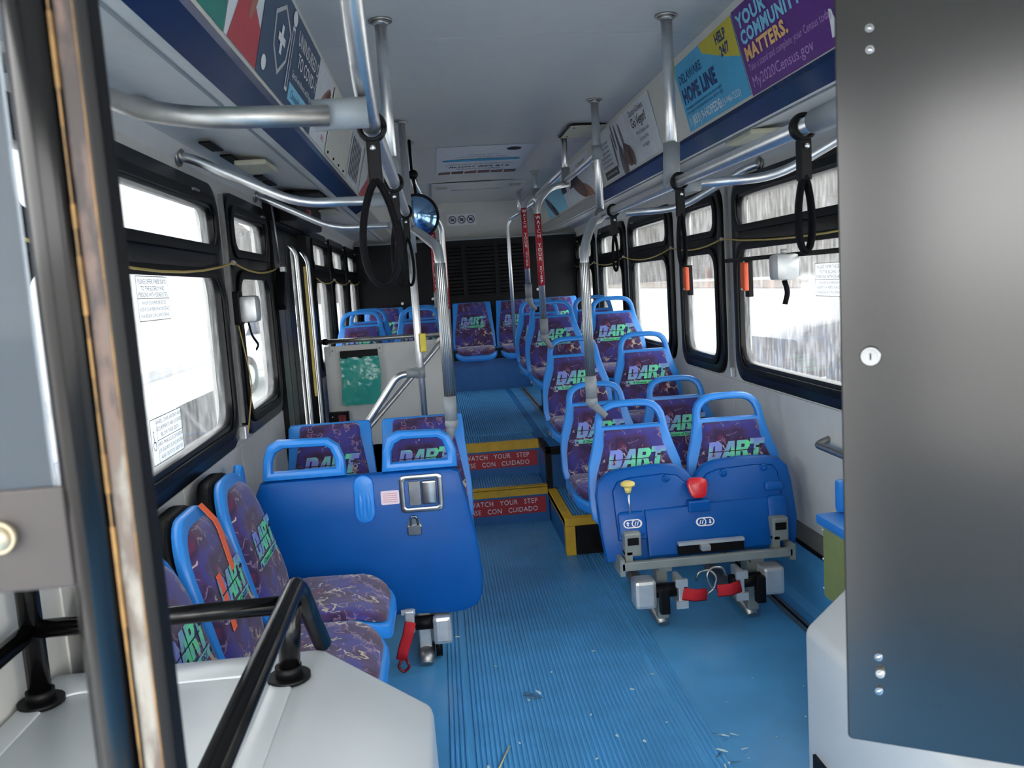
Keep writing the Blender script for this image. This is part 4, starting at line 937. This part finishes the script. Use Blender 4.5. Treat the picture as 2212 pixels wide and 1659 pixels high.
obj('bag', bm, BAGM, t)
t = thing('control_box', 'small black box with red lettering low on the partition', 'box', (-.73, 5.87, .59))
obj('case', box(B(), -.80, -.665, 5.85, 5.898, .60, .70, bev=.004), BLACK, t)
bm = B(); f = frame3((-.73, 5.849, .65), (1, 0, 0), (0, 0, 1))
for k in range(6): poly(bm, [(-.004+k*.009, -.03), (.0+k*.009, -.03), (.0+k*.009, .03), (-.004+k*.009, .03)], f)
obj('red_print', bm, mat('pinkish_red_print', (190, 70, 76), .5), t)
for dx, dz in ((-.045, .02), (-.05, -.02), (.055, -.03)): obj('screw', ball(B(), (-.73+dx, 5.85, .65+dz), .006), STEEL, t)

# pull cords, wall retractors, window hardware ---------------------------------
def cord(lb, pts, nm='pull_cord'):
    t = thing(nm, lb, 'cord', pts[0], 'yellow pull cords'); bm = B(); P = []
    for a, b in zip(pts, pts[1:]):
        a, b = Vector(a), Vector(b)
        for k in range(8): q = k/8; p = a.lerp(b, q); p.z -= .055*4*q*(1-q)*min(1, (b-a).length*.6); P.append(p)
    P.append(Vector(pts[-1])); tube(bm, P, .0045, 0, seg=6); obj('cable', bm, CORD, t)
    for p in pts[1:-1]: obj('eyelet', cyl(B(), Vector(p)-Vector((0, .01, 0)), Vector(p)+Vector((0, .01, 0)), .01, seg=10), STEELD, t)
cord('yellow pull cord sagging along the left windows', [(-.81, 1.7, 1.66), (-.81, 3.56, 1.655), (-.81, 4.5, 1.655)])
cord('thin pull cord along the left rear windows', [(-.81, 5.95, 1.62), (-.81, 6.95, 1.62), (-.81, 8.15, 1.62), (-.81, 9.2, 1.62)])
cord('yellow pull cord along the right windows', [(1.51, 2.0, 1.68), (1.51, 4.42, 1.66), (1.51, 5.4, 1.66), (1.51, 6.8, 1.655), (1.51, 8.1, 1.65), (1.51, 9.2, 1.65)])
def wallret(lb, x, y, z, s):
    t = thing('belt_retractor', lb, 'retractor', (x, y, z)); 
    obj('mount', box(B(), min(x, x+s*.03), max(x, x+s*.03), y-.05, y+.02, z-.06, z+.075, bev=.006), BLACK, t)
    obj('case', box(B(), min(x+s*.02, x+s*.095), max(x+s*.02, x+s*.095), y-.05, y+.05, z-.055, z+.055, bev=.02), ALU, t, smooth=True)
    bm = B(); tube(bm, [(x+s*.05, y-.02, z-.05), (x+s*.055, y, z-.11), (x+s*.075, y+.02, z-.15), (x+s*.065, y+.01, z-.17)], (.012, .003), .02, seg=8, flat=Vector((0, 1, 0))); obj('strap', bm, STRAP, t)
wallret('silver shoulder belt retractor on the left window pillar', -.83, 3.60, 1.465, 1)
t = thing('belt_guide', 'steel guide rail down the pillar between the two left windows', 'rail', (-.83, 3.56, 1.0))
obj('rail', box(B(), -.845, -.828, 3.55, 3.57, 1.0, 1.93), STEELD, t)
bm = B(); tube(bm, [(-.815, 3.56, 1.4), (-.80, 3.63, 1.15), (-.82, 3.56, .96)], .003, .05, seg=6); obj('cord', bm, CORD, t)
obj('anchor', box(B(), -.85, -.82, 3.52, 3.57, .935, .99, bev=.005), ALU, t)
t = thing('belt_bar', 'black horizontal bar across the big right window with a silver belt retractor', 'bar', (1.5, 3.6, 1.54))
obj('bar', box(B(), 1.515, 1.53, 2.6, 4.40, 1.535, 1.555), BLACK, t)
obj('case', box(B(), 1.40, 1.50, 3.42, 3.52, 1.44, 1.55, bev=.022), ALU, t, smooth=True)
obj('spindle', cyl(B(), (1.45, 3.47, 1.55), (1.45, 3.47, 1.57), .012), ALU, t)
bm = B(); tube(bm, [(1.45, 3.47, 1.44), (1.46, 3.46, 1.39), (1.45, 3.47, 1.34)], (.012, .004), .02, seg=8, flat=Vector((1, 0, 0))); obj('strap', bm, STRAP, t)
for y, lb in ((4.43, 'orange emergency handle on the pillar beside the big right window'), (5.41, 'orange emergency handle on the pillar beyond the narrow right window')):
    t = thing('emergency_handle', lb, 'handle', (1.5, y, 1.4), 'orange window handles'); y2 = y-.36
    obj('grip', box(B(), 1.488, 1.512, y2-.03, y2+.03, 1.39, 1.53, bev=.008), ORANGE, t); obj('base', box(B(), 1.51, 1.535, y2-.025, y2+.025, 1.36, 1.54, bev=.004), BLACK, t); obj('rivet', ball(B(), (1.486, y2, 1.40), .007), STEEL, t)
t = thing('belt_guide', 'steel guide rail down the pillar beside the big right window', 'rail', (1.53, 4.42, 1.0))
obj('rail', box(B(), 1.535, 1.55, 4.41, 4.43, .98, 1.93), STEELD, t); obj('anchor', box(B(), 1.53, 1.558, 4.40, 4.44, .93, .98, bev=.004), ALU, t)
t = thing('door_sensor', 'black angular bracket with a steel end cap on the pillar before the rear door', 'bracket', (-.8, 4.5, 1.5))
bm = B(); plate(bm, [(4.46, 1.47), (4.56, 1.66), (4.66, 1.66), (4.66, 1.60), (4.5, 1.44)], [], .05, lambda u, v, w=0: Vector((-.83+w, u, v)), bev=.005); obj('bracket', bm, BLACK, t)
obj('cap', box(B(), -.79, -.765, 4.46, 4.52, 1.635, 1.66, bev=.003), ALU, t)
bm = B(); tube(bm, [(-.81, 4.52, 2.0), (-.80, 4.53, 1.68)], .006, 0, seg=8); obj('rod', bm, STEELD, t)

# ================================================================== PRINTED THINGS
def sheet(nm, lb, side, y0, y1, s0, s1, bgm, draw, cat='poster', mats=()):
    """advert card on the cove: u runs in the reading direction, v upwards"""
    ym, sm = (y0+y1)/2, (s0+s1)/2; W_, H_ = abs(y1-y0), abs(s1-s0); sg = -1 if side == 'right' else 1
    fn = lambda u, v, w=0: cove(side, ym+sg*u, sm-v, .0015+w)
    t = thing(nm, lb, cat, fn(0, 0, 0), 'advert cards on the coves')
    bm = B(); plate(bm, [(-W_/2, -H_/2), (W_/2, -H_/2), (W_/2, H_/2), (-W_/2, H_/2)], [], .001, fn); obj('card', bm, bgm, t)
    bm = B(); mm = draw(bm, lambda k: (lambda a, b, c=0: fn(a, b, .0018+.0006*k)), W_, H_)
    obj('print', bm, mm, t); return t
PURP = mat('purple_card', (92, 38, 128), .4); SKYB = mat('sky_blue_card', (66, 172, 216), .4); SKYL = mat('pale_blue_print', (130, 205, 232), .4)
YELC = mat('mustard_print', (206, 190, 60), .5); NAVP = mat('navy_print', (20, 48, 110), .5); PEACH = mat('peach_print', (240, 190, 120), .5)
SLATE = mat('slate_blue_card', (52, 76, 104), .4); TEAL = mat('teal_card', (36, 128, 116), .4); REDP = mat('dusty_red_print', (184, 66, 74), .5)
SKIN = mat('skin_brown_print', (168, 112, 92), .5); LILAC = mat('lilac_print', (196, 150, 210), .5); CARD = mat('white_card', (222, 226, 230), .4)
GREYT = mat('grey_print', (96, 98, 112), .5); BRN = mat('brown_print', (112, 82, 78), .5)
def census(bm, f, W_, H_):
    L0 = -W_/2+.03
    text(bm, 'YOUR', f(1), L0, .078, .06, 0, align='LEFT', off=.045, w=1.35, space=1.1); text(bm, 'COMMUNITY', f(1), L0, .024, .06, 0, align='LEFT', off=.045, w=1.2, space=1.1); text(bm, 'MATTERS.', f(1), L0, -.03, .06, 1, align='LEFT', off=.045, w=1.2, space=1.1)
    text(bm, 'Take a stand and complete your Census today.', f(1), L0, -.066, .034, 2, align='LEFT', w=.95); text(bm, 'My2020Census.gov', f(1), L0, -.12, .05, 3, align='LEFT', w=1.2)
    poly(bm, [(W_/2-.15, -.12), (W_/2-.10, -.12), (W_/2-.115, -.07), (W_/2-.12, -.05), (W_/2-.135, -.045), (W_/2-.14, -.07)], f(1), 4); text(bm, 'Census', f(1), W_/2-.06, -.085, .026, 4, w=.9); text(bm, '2020', f(1), W_/2-.06, -.11, .03, 4, w=.9, off=.02)
    return [SKYL, PEACH, LILAC, LILAC, WHITE]
def hope(bm, f, W_, H_):
    poly(bm, [(W_/2, H_/2), (W_/2-.36, H_/2), (W_/2-.34, .1), (W_/2-.12, .03), (W_/2, .0)], f(0), 0)
    text(bm, 'HELP', f(1), W_/2-.13, .088, .05, 1, off=.035); text(bm, '24/7', f(1), W_/2-.12, .04, .05, 1, off=.035)
    text(bm, 'DELAWARE', f(1), -W_/2+.03, .055, .052, 1, align='LEFT', w=1.1); text(bm, 'HOPE LINE', f(1), -W_/2+.03, -.025, .082, 1, align='LEFT', off=.045, w=.98, space=1.08)
    for k in range(2): text(bm, 'Free support and connection to care, day or night', f(1), -W_/2+.03, -.052-.018*k, .02, 1, align='LEFT', w=1.1)
    text(bm, '1 (833) 9-HOPEDE', f(1), -W_/2+.03, -.118, .05, 2, align='LEFT', off=.015); text(bm, '(833-946-7333)', f(1), W_/2-.19, -.118, .036, 2)
    return [YELC, NAVP, WHITE]
def vegan(bm, f, W_, H_):
    text(bm, "Doctor's Orders:", f(1), W_/2-.28, .095, .045, 0, w=.95); text(bm, 'Go Vegan!', f(1), W_/2-.28, .035, .07, 0, w=1, off=.01)
    for k, q in enumerate(('90% of Diabetes cases', 'Eat lots of fruit,', 'and veggies.')): text(bm, q, f(1), W_/2-.25, -.01-.035*k, .028, 1)
    for cx, cy, rx, ry, rot, mi in ((-.12, .06, .06, .015, .7, 2), (-.06, .03, .08, .018, .75, 2), (-.16, .0, .08, .016, .6, 2), (.02, .03, .07, .02, .8, 2), (.05, -.06, .05, .07, .3, 3), (-.06, -.07, .07, .045, .4, 2), (.10, -.07, .04, .06, 0, 3), (-.02, -.10, .05, .03, 0, 3)):
        poly(bm, ell(cx*1.3-.03, cy*1.1, rx*1.25, ry*1.2, 20, rot+.9), f(1), mi)
    for k in range(6): text(bm, 'Saturated fats raise cholesterol', f(1), -W_/2+.2, .07-.026*k, .024, 1, w=.9)
    poly(bm, [(-W_/2+.05, -.13), (-W_/2+.42, -.13), (-W_/2+.42, -.082), (-W_/2+.05, -.082)], f(0), 0); text(bm, 'Learn more online or call today', f(1), -W_/2+.235, -.112, .022, 4)
    return [INK, GREYT, GREYT, BRN, WHITE]
def last(bm, f, W_, H_):
    poly(bm, [(-W_/2, -H_/2), (-.1, -H_/2), (-.1, H_/2), (-W_/2, H_/2)], f(0), 0)
    poly(bm, ell(-W_/2+.35, -.06, .28, .05, 24, -.35), f(1), 1); poly(bm, ell(-W_/2+.5, -.10, .15, .03, 20, -.4), f(1), 2)
    for cx in (-.15, .25, .45): poly(bm, [(cx, -.02), (cx+.22, -.02), (cx+.22, .06), (cx, .06)], f(1), 2)
    poly(bm, ell(.6, -.03, .3, .07, 24, -.3), f(1), 3); poly(bm, ell(.85, -.09, .25, .045, 24, -.2), f(1), 4)
    text(bm, 'IN TRANSIT', f(1), .9, .07, .05, 4, w=1.4); text(bm, 'RIDER', f(1), .2, -.09, .05, 5, w=1.6)
    return [SKYL, GREYT, INK, BRN, SKIN, WHITE]
sheet('advert_card', 'purple community census advert card on the right cove nearest the camera', 'right', 2.18, 2.94, .025, .312, PURP, census)
sheet('advert_card', 'sky blue help line advert card with a mustard corner on the right cove', 'right', 2.95, 3.66, .03, .305, SKYB, hope)
sheet('advert_card', 'white vegan health advert card with grey pictures on the right cove', 'right', 4.10, 5.48, .02, .305, CARD, vegan)
sheet('advert_card', 'farthest advert card on the right cove, pale blue with brown pictures', 'right', 5.75, 8.25, .035, .305, CARD, last)
def covid(bm, f, W_, H_):
    x = .02
    text(bm, 'UNINSURED DUE', f(1), .02, .065, .062, 0, w=1.12, off=.008, align='LEFT') ; text(bm, 'TO COVID-19?', f(1), .06, .005, .062, 0, w=1.12, off=.008, align='LEFT')
    text(bm, 'Special enrollment until August 15', f(1), .0, -.04, .03, 0, w=1.1, align='LEFT')
    poly(bm, [(-.02, -.115), (.44, -.115), (.44, -.062), (-.02, -.062)], f(0), 1); text(bm, 'ChooseHealthDE.com', f(1), .21, -.103, .038, 2, w=1.1)
    sh = [(-.34, .06), (-.22, .11), (-.10, .06), (-.12, -.03), (-.22, -.09), (-.32, -.03)]
    g = f(1)
    plate(bm, sh, [[(a*.86-.031, b*.86+.002) for a, b in sh]], .0005, lambda a, b, c=0: g(a, b, 0)+Vector((0, 0, 0)), mi=0)
    poly(bm, [(-.235, -.03), (-.205, -.03), (-.205, .05), (-.235, .05)], f(1), 0); poly(bm, [(-.27, .0), (-.17, .0), (-.17, .022), (-.27, .022)], f(2), 0)
    poly(bm, [(-.09, -.10), (-.05, -.10), (-.05, .09), (-.09, .09)], f(1), 0); poly(bm, [(-.082, -.09), (-.058, -.09), (-.058, .08), (-.082, .08)], f(2), 3); poly(bm, ell(-.07, .115, .035, .022), f(1), 0)
    poly(bm, ell(-.40, -.10, .028, .02), f(1), 0)
    return [WHITE, SKYL, NAVP, SLATE]
sheet('advert_card', 'slate blue health insurance advert card with a white shield on the left cove', 'left', 2.36, 3.30, .02, .30, SLATE, covid)
def redman(bm, f, W_, H_):
    poly(bm, [(-W_/2+.02, -H_/2), (W_/2, -H_/2), (W_/2, -.04), (.02, .02), (-.06, .0)], f(0), 0); poly(bm, ell(-.02, .05, .055, .07, 20), f(1), 1); poly(bm, ell(.06, .0, .02, .06, 16, -.6), f(1), 1)
    return [REDP, SKIN]
sheet('advert_card', 'white advert card picturing a person in a red top on the left cove', 'left', 2.03, 2.35, .02, .30, CARD, redman)
def green(bm, f, W_, H_):
    text(bm, 'PROTECT', f(1), 0, -.08, .045, 0); plate(bm, rr(-.1, .1, .0, .1, .01), [rr(-.09, .09, .01, .09, .008)], .0004, lambda a, b, c=0: f(1)(a, b, 0), mi=0)
    return [SKYL]
sheet('advert_card', 'teal advert card at the near end of the left cove', 'left', 1.55, 2.02, .02, .30, TEAL, green)
def faces(bm, f, W_, H_):
    poly(bm, ell(-.05, .0, .2, .03, 20, .5), f(1), 0); poly(bm, ell(.05, .03, .12, .035, 20, .5), f(1), 1); text(bm, 'APPLY', f(1), .1, -.11, .03, 2); return [SKIN, BRN, REDP]
sheet('advert_card', 'white advert card with a brown arm picture beside the grey clamp', 'left', 3.31, 3.72, .02, .30, CARD, faces)
t = thing('vent_cover', 'cream access cover with screws on the left cove', 'cover', cove('left', 4.0, .16))
bm = B(); fn = lambda u, v, w=0: cove('left', u, v, .002+w); plate(bm, rr(3.75, 4.55, .02, .30, .02), [], .004, fn, bev=.001); obj('cover', bm, COVE, t)
for y in (3.8, 4.0, 4.2, 4.4): obj('screw', ball(B(), cove('left', y, .285, .007), .006), BLACK, t)
def stripes(bm, f, W_, H_):
    for k in range(7): poly(bm, [(-W_/2+.05+k*.07, -.10), (-W_/2+.08+k*.07, -.10), (-W_/2+.08+k*.07, .1), (-W_/2+.05+k*.07, .1)], f(1), 0)
    return [BLACK]
sheet('advert_card', 'white card with black bars behind the hanging straps', 'left', 4.6, 5.2, .03, .30, CARD, stripes)
sheet('advert_card', 'white and red card at the far end of the left cove', 'left', 5.3, 6.2, .03, .30, CARD, redman)
# ceiling advert, read from the rear
t = thing('ceiling_advert', 'upside-down job advert stuck flat to the ceiling near the rear', 'poster', (.39, 6.36, 2.38))
zf = lambda x: cz(x)-.002
bm = B(); N = 10; fn = lambda k: (lambda a, b, c=0: Vector((.39-a, 6.37-b, zf(.39-a)-.0015-.0008*k)))
pts = [(.065+(.72-.065)*k/N) for k in range(N+1)]
prism(bm, [(x, zf(x)) for x in pts]+[(x, zf(x)-.001) for x in reversed(pts)], 5.70, 7.05); obj('card', bm, CARD, t)
bm = B(); text(bm, '$18 PER HOUR', fn(1), 0, -.30, .09, 0, w=.8, off=.02); text(bm, 'CALL TODAY 302-555-0100' if False else 'CALL TODAY', fn(1), 0, -.42, .08, 0, w=.7)
text(bm, 'NOW HIRING BUS OPERATORS', fn(1), 0, -.16, .06, 1, w=.6); poly(bm, rr(-.28, .28, .02, .12, .04), fn(1), 2); text(bm, 'Apply online for full time', fn(1), 0, .2, .06, 1, w=.6); text(bm, 'driver positions', fn(1), 0, .3, .06, 1, w=.6); poly(bm, ell(-.2, .52, .05, .07), fn(1), 0)
for k in range(6): poly(bm, [(-.31+k*.105, -.66), (-.215+k*.105, -.66), (-.215+k*.105, -.5-.03*(k % 2)), (-.31+k*.105, -.5)], fn(1), 3)
obj('print', bm, [INK, GREYT, SKYB, BRN], t)
# window stickers
STK = glass_mat('milky_sticker_film', (.95, .96, .97), .55, .05)
def winsticker(lb, fn, W_, H_, blocks, wheel=False):
    t = thing('window_sticker', lb, 'sticker', fn(0, 0, 0), 'window notices'); bm = B(); plate(bm, rr(-W_/2, W_/2, -H_/2, H_/2, .006), [], .0006, fn); obj('film', bm, STK, t)
    bm = B(); g = lambda a, b, c=0: fn(a, b, .0015)
    e = .0022; plate(bm, rr(-W_/2, W_/2, -H_/2, H_/2, .006), [rr(-W_/2+e, W_/2-e, -H_/2+e, H_/2-e, .005)], .0002, lambda a, b, c=0: fn(a, b, .0015+c))
    for (s, x, y, sz, ww) in blocks: text(bm, s, g, x, y, sz, 0, w=ww)
    poly(bm, [(-W_/2 if not wheel else -W_/2+.055, -.001), (W_/2, -.001), (W_/2, .001), (-W_/2 if not wheel else -W_/2+.055, .001)], g)
    if wheel:
        poly(bm, [(-W_/2+.054, -H_/2), (-W_/2+.056, -H_/2), (-W_/2+.056, H_/2), (-W_/2+.054, H_/2)], g)
        cx = -W_/2+.028; plate(bm, ell(cx, -.012, .014, .014), [ell(cx, -.012, .0115, .0115)], .0002, lambda a, b, c=0: fn(a, b, .0015+c)); poly(bm, ell(cx-.004, .03, .004, .004, 12), g)
        poly(bm, [(cx-.006, .024), (cx-.002, .024), (cx+.001, .0), (cx+.011, .0), (cx+.014, -.015), (cx+.011, -.015), (cx+.008, -.003), (cx-.003, -.003)], g)
    obj('print', bm, INK, t)
fw1 = lambda a, b, c=0: Vector((XL+.004+c, 2.675+a, 1.525+b))
ln = .0195
winsticker('white notice asking to offer seats on the big left window', fw1, .29, .134, [('PLEASE OFFER THESE SEATS', 0, .044, .019, 1.1), ('TO THE ELDERLY AND', 0, .024, .019, 1.1), ('PERSONS WITH DISABILITIES', 0, .005, .019, 1.1), ('FAVOR DE OFRECER ESTOS', 0, -.018, .015, 1.2), ('ASIENTOS A PERSONAS DE EDAD', 0, -.037, .015, 1.2), ('AVANZADA O INCAPACITADAS', 0, -.056, .015, 1.2)])
fw2 = lambda a, b, c=0: Vector((XL+.004+c, 2.66+a, 1.105+b))
winsticker('white wheelchair area notice low on the big left window', fw2, .30, .137, [('WHEEL CHAIR SEATING AREA', .028, .048, .0165, 1.12), ('SECUREMENTS ARE LOCATED', .028, .028, .0165, 1.12), ('BELOW THESE SEATS.', .028, .008, .0165, 1.12), ('AREA PARA SILLAS DE RUEDAS', .028, -.018, .0165, 1.05), ('LOS SEGUROS SE ENCUENTRAN', .028, -.038, .0165, 1.05), ('ABAJO DE ESTOS ASIENTOS', .028, -.058, .0165, 1.05)], True)
fw3 = lambda a, b, c=0: Vector((XR-.004-c, 3.26-a, 1.435+b))
winsticker('white notice asking to offer seats on the big right window', fw3, .29, .134, [('PLEASE OFFER THESE SEATS', 0, .044, .019, 1.1), ('TO THE ELDERLY AND', 0, .024, .019, 1.1), ('PERSONS WITH DISABILITIES', 0, .005, .019, 1.1), ('FAVOR DE OFRECER ESTOS', 0, -.018, .015, 1.2), ('ASIENTOS A PERSONAS DE EDAD', 0, -.037, .015, 1.2), ('AVANZADA O INCAPACITADAS', 0, -.056, .015, 1.2)])

# ================================================================== LITTER ON THE FLOOR
rnd = random.Random(11)
def chip(x, y, sz, m, nm, lb, cat, grp=None, asp=.5, z=.006):
    bm = B(); a = rnd.uniform(0, PI); pts = []
    for k in range(6): an = 2*PI*k/6+rnd.uniform(-.3, .3); r = sz*rnd.uniform(.6, 1); u, v = r*math.cos(an), r*asp*math.sin(an); pts.append((x+u*math.cos(a)-v*math.sin(a), y+u*math.sin(a)+v*math.cos(a)))
    plate(bm, pts, [], .0015, lambda p, q, w=0: Vector((p, q, z+w+rnd.uniform(0, .002)))); return tag(obj(nm, bm, m), lb, cat, grp)
CHIPM = mat('pale_glass_crumb', (200, 224, 224), .15)
spots = [(.16, 2.62), (.33, 3.1), (.05, 2.5), (.42, 2.75), (.52, 3.25), (.24, 3.6), (.6, 2.9), (.48, 2.6), (.39, 2.48), (.3, 2.42), (.22, 2.9), (.7, 3.0), (.12, 3.2), (.56, 2.55), (.36, 2.3), (.66, 2.65)]
for x, y in spots: chip(x, y, rnd.uniform(.008, .014), CHIPM, 'glass_chip', 'small pale chip scattered on the ribbed aisle floor', 'debris', 'chips on the aisle ribs')
for x, y in ((.9, 2.75), (.98, 2.5), (1.05, 2.9), (.85, 2.4), (1.12, 2.6), (.93, 3.1), (1.2, 2.8)): chip(x, y, rnd.uniform(.004, .007), CHIPM, 'glass_chip', 'tiny pale chip on the smooth floor right of the aisle', 'debris', 'chips on the smooth floor', z=.001)
chip(.235, 2.92, .05, CLEAR, 'plastic_scrap', 'crumpled clear plastic scrap in the middle of the aisle', 'debris', z=.012); chip(.26, 2.93, .03, CHIPM, 'plastic_scrap', 'shiny fold of clear plastic beside the crumpled scrap', 'debris', asp=.2, z=.016)
chip(-.02, 3.52, .016, mat('white_paper', (226, 224, 218), .6), 'paper_scrap', 'torn white paper scrap near the left tie-down', 'debris')
bm = B(); cyl(bm, (.055, 2.40, .012), (.125, 2.60, .012), .003, seg=8); tag(obj('straw', bm, mat('straw_yellow', (214, 206, 150), .4)), 'thin pale yellow straw lying in the near aisle', 'straw')
bm = B(); box(bm, .30, .40, 2.38, 2.405, .006, .014, bev=.003); tag(obj('wrapper', bm, mat('pink_wrapper', (206, 180, 176), .4)), 'small pinkish wrapper at the near end of the aisle', 'debris')
for k in range(9): chip(.78+rnd.uniform(-.06, .08), 2.43+rnd.uniform(-.08, .12), rnd.uniform(.012, .03), CLEAR if k % 2 else CHIPM, 'plastic_shard', 'clear plastic shard in the pile at the right edge of the ribs', 'debris', 'clear shards by the rib edge', asp=.25, z=.006)

# ================================================================== OUTSIDE
TR = mat('bare_winter_trees', (72, 68, 62), .9, var=.3, scale=.35)
def tree_strip(nm, lb, x0, y0, x1, y1, h, seed):
    """distant woodland edge as a rounded irregular bank"""
    rnd = random.Random(seed); bm = B(); n = 260; ra = []
    ax_ = abs(y1-y0) > abs(x1-x0)
    for k in range(n+1):
        t_ = k/n; x, y = x0+(x1-x0)*t_, y0+(y1-y0)*t_; hh = h*(.9+.1*rnd.random()); row = []
        for j, (dx, dz) in enumerate(((-2.5, 0), (-2, .6), (-1, .9), (0, 1), (2, .9), (3, 0))):
            d_ = dx*(1+.2*rnd.random()); row.append(bm.verts.new((x+(d_ if ax_ else 0), y+(0 if ax_ else d_), -.45+hh*dz)))
        ra.append(row)
    for a, b in zip(ra, ra[1:]):
        for j in range(5): bm.faces.new([a[j], a[j+1], b[j+1], b[j]])
    return tag(obj(nm, bm, TR), lb, 'trees', kind='stuff')
tree_strip('treeline', 'distant bare grey-brown woods beyond the right windows', 56, -30, 76, 262, 27, 1)
tree_strip('treeline', 'distant bare woods beyond the left rear windows', -34, 10, -44, 205, 20, 2)
tag(obj('verge', box(B(), 30, 48, -20, 205, -.45, -.35), mat('dry_grass', (88, 74, 62), .9, var=.2, scale=1)), 'tan dry grass verge across the yard on the right', 'verge')
tree_strip('treeline', 'distant bare woods closing the view behind the bus', -44, 214, 66, 214, 22, 3)
# parked cars
def car(lb, x, y, rz, body, nm='parked_car'):
    t = bpy.data.objects.new(nm, None); C.objects.link(t); t.location = (x, y, -.45); t.rotation_euler = (0, 0, rz); tag(t, lb, 'car'); t.scale = (1.15, 1.15, 1.2)
    bm = B(); prof = [(-2.2, .35), (-2.2, .8), (-2.0, .95), (-1.5, 1.0), (-1.0, 1.45), (.5, 1.5), (1.1, 1.05), (2.0, .92), (2.2, .75), (2.2, .35)]
    plate(bm, prof, [], 1.7, lambda u, v, w=0: Vector((u, w-.85, v)), bev=.08); obj('body', bm, body, t, smooth=True, local=True)
    for sy in (-.87, .865):
        bm = B(); plate(bm, [(-1.35, 1.02), (-.95, 1.38), (.45, 1.42), (.95, 1.04)], [], .012, lambda u, v, w=0: Vector((u, sy+w-.004, v)), bev=.004); obj('window', bm, BLKGL, t, local=True)
    bm = B(); 
    plate(bm, [(-.7, 0), (.7, 0), (.6, .6), (-.6, .6)], [], .012, lambda u, v, w=0: Vector((1.14-v*.98+w, u, 1.06+v*.73)), bev=.004); obj('windscreen', bm, BLKGL, t, local=True)
    for xx in (-1.4, 1.4):
        for yy in (-.8, .8): obj('wheel', cyl(cyl(B(), (xx, yy-.1, .33), (xx, yy+.1, .33), .33, seg=24), (xx, yy-.11, .33), (xx, yy+.11, .33), .18, seg=16, mi=1), [BLACK, ALU], t, local=True)
car('dark violet-grey car parked beyond the big right window', 7.1, 12.2, .12, mat('violet_grey_paint', (26, 24, 36), .3, coat=.5))
car('white car parked beyond the narrow left window', -4.6, 20, 1.3, mat('white_car_paint', (225, 225, 228), .3, coat=.5))
car('dull red car far beyond the left rear windows', -7.2, 31, .9, mat('dull_red_paint', (110, 40, 40), .4, coat=.4))
t = thing('box_trailer', 'plain white box trailer standing close outside the big left window', 'trailer', (-4.1, 7, -.45))
obj('body', box(B(), -5.4, -3.0, 1.5, 12.4, .35, 3.6, bev=.05), mat('white_trailer_paint', (240, 241, 243), .5, var=.02), t)
for y in (2.6, 11.2):
    for x in (-3.2, -5.2): obj('wheel', cyl(B(), (x-.14, y, 0), (x+.14, y, 0), .45, seg=24), BLACK, t)
obj('rub_rail', box(B(), -3.0, -2.97, 1.6, 12.3, .75, .85), mat('grey_rail', (190, 192, 196), .5), t)

# daylight sampling helpers: portals in the glazed openings (they give off no light of their own)
def portal(loc, rot, sx_, sy_):
    l_ = bpy.data.lights.new('daylight_portal', 'AREA'); l_.shape = 'RECTANGLE'; l_.size = sx_; l_.size_y = sy_; l_.cycles.is_portal = True
    o = bpy.data.objects.new('daylight_portal', l_); C.objects.link(o); o.location = loc; o.rotation_euler = rot
portal((.35, YF-.1, 1.5), (PI/2, 0, 0), 2.4, 1.5)
portal((XL-.12, -.1, 1.0), (PI/2, 0, -PI/2), 1.75, 2.1)
for a, b in WL: portal((XL-.12, (a+b)/2, 1.44), (PI/2, 0, -PI/2), b-a, 1.05)
portal((XL-.12, 5.23, 1.0), (PI/2, 0, -PI/2), 1.2, 1.9)
for a, b in WR+[(.9, 2.05), (-.9, .7)]: portal((XR+.12, (a+b)/2, 1.44), (PI/2, 0, PI/2), b-a, 1.05)
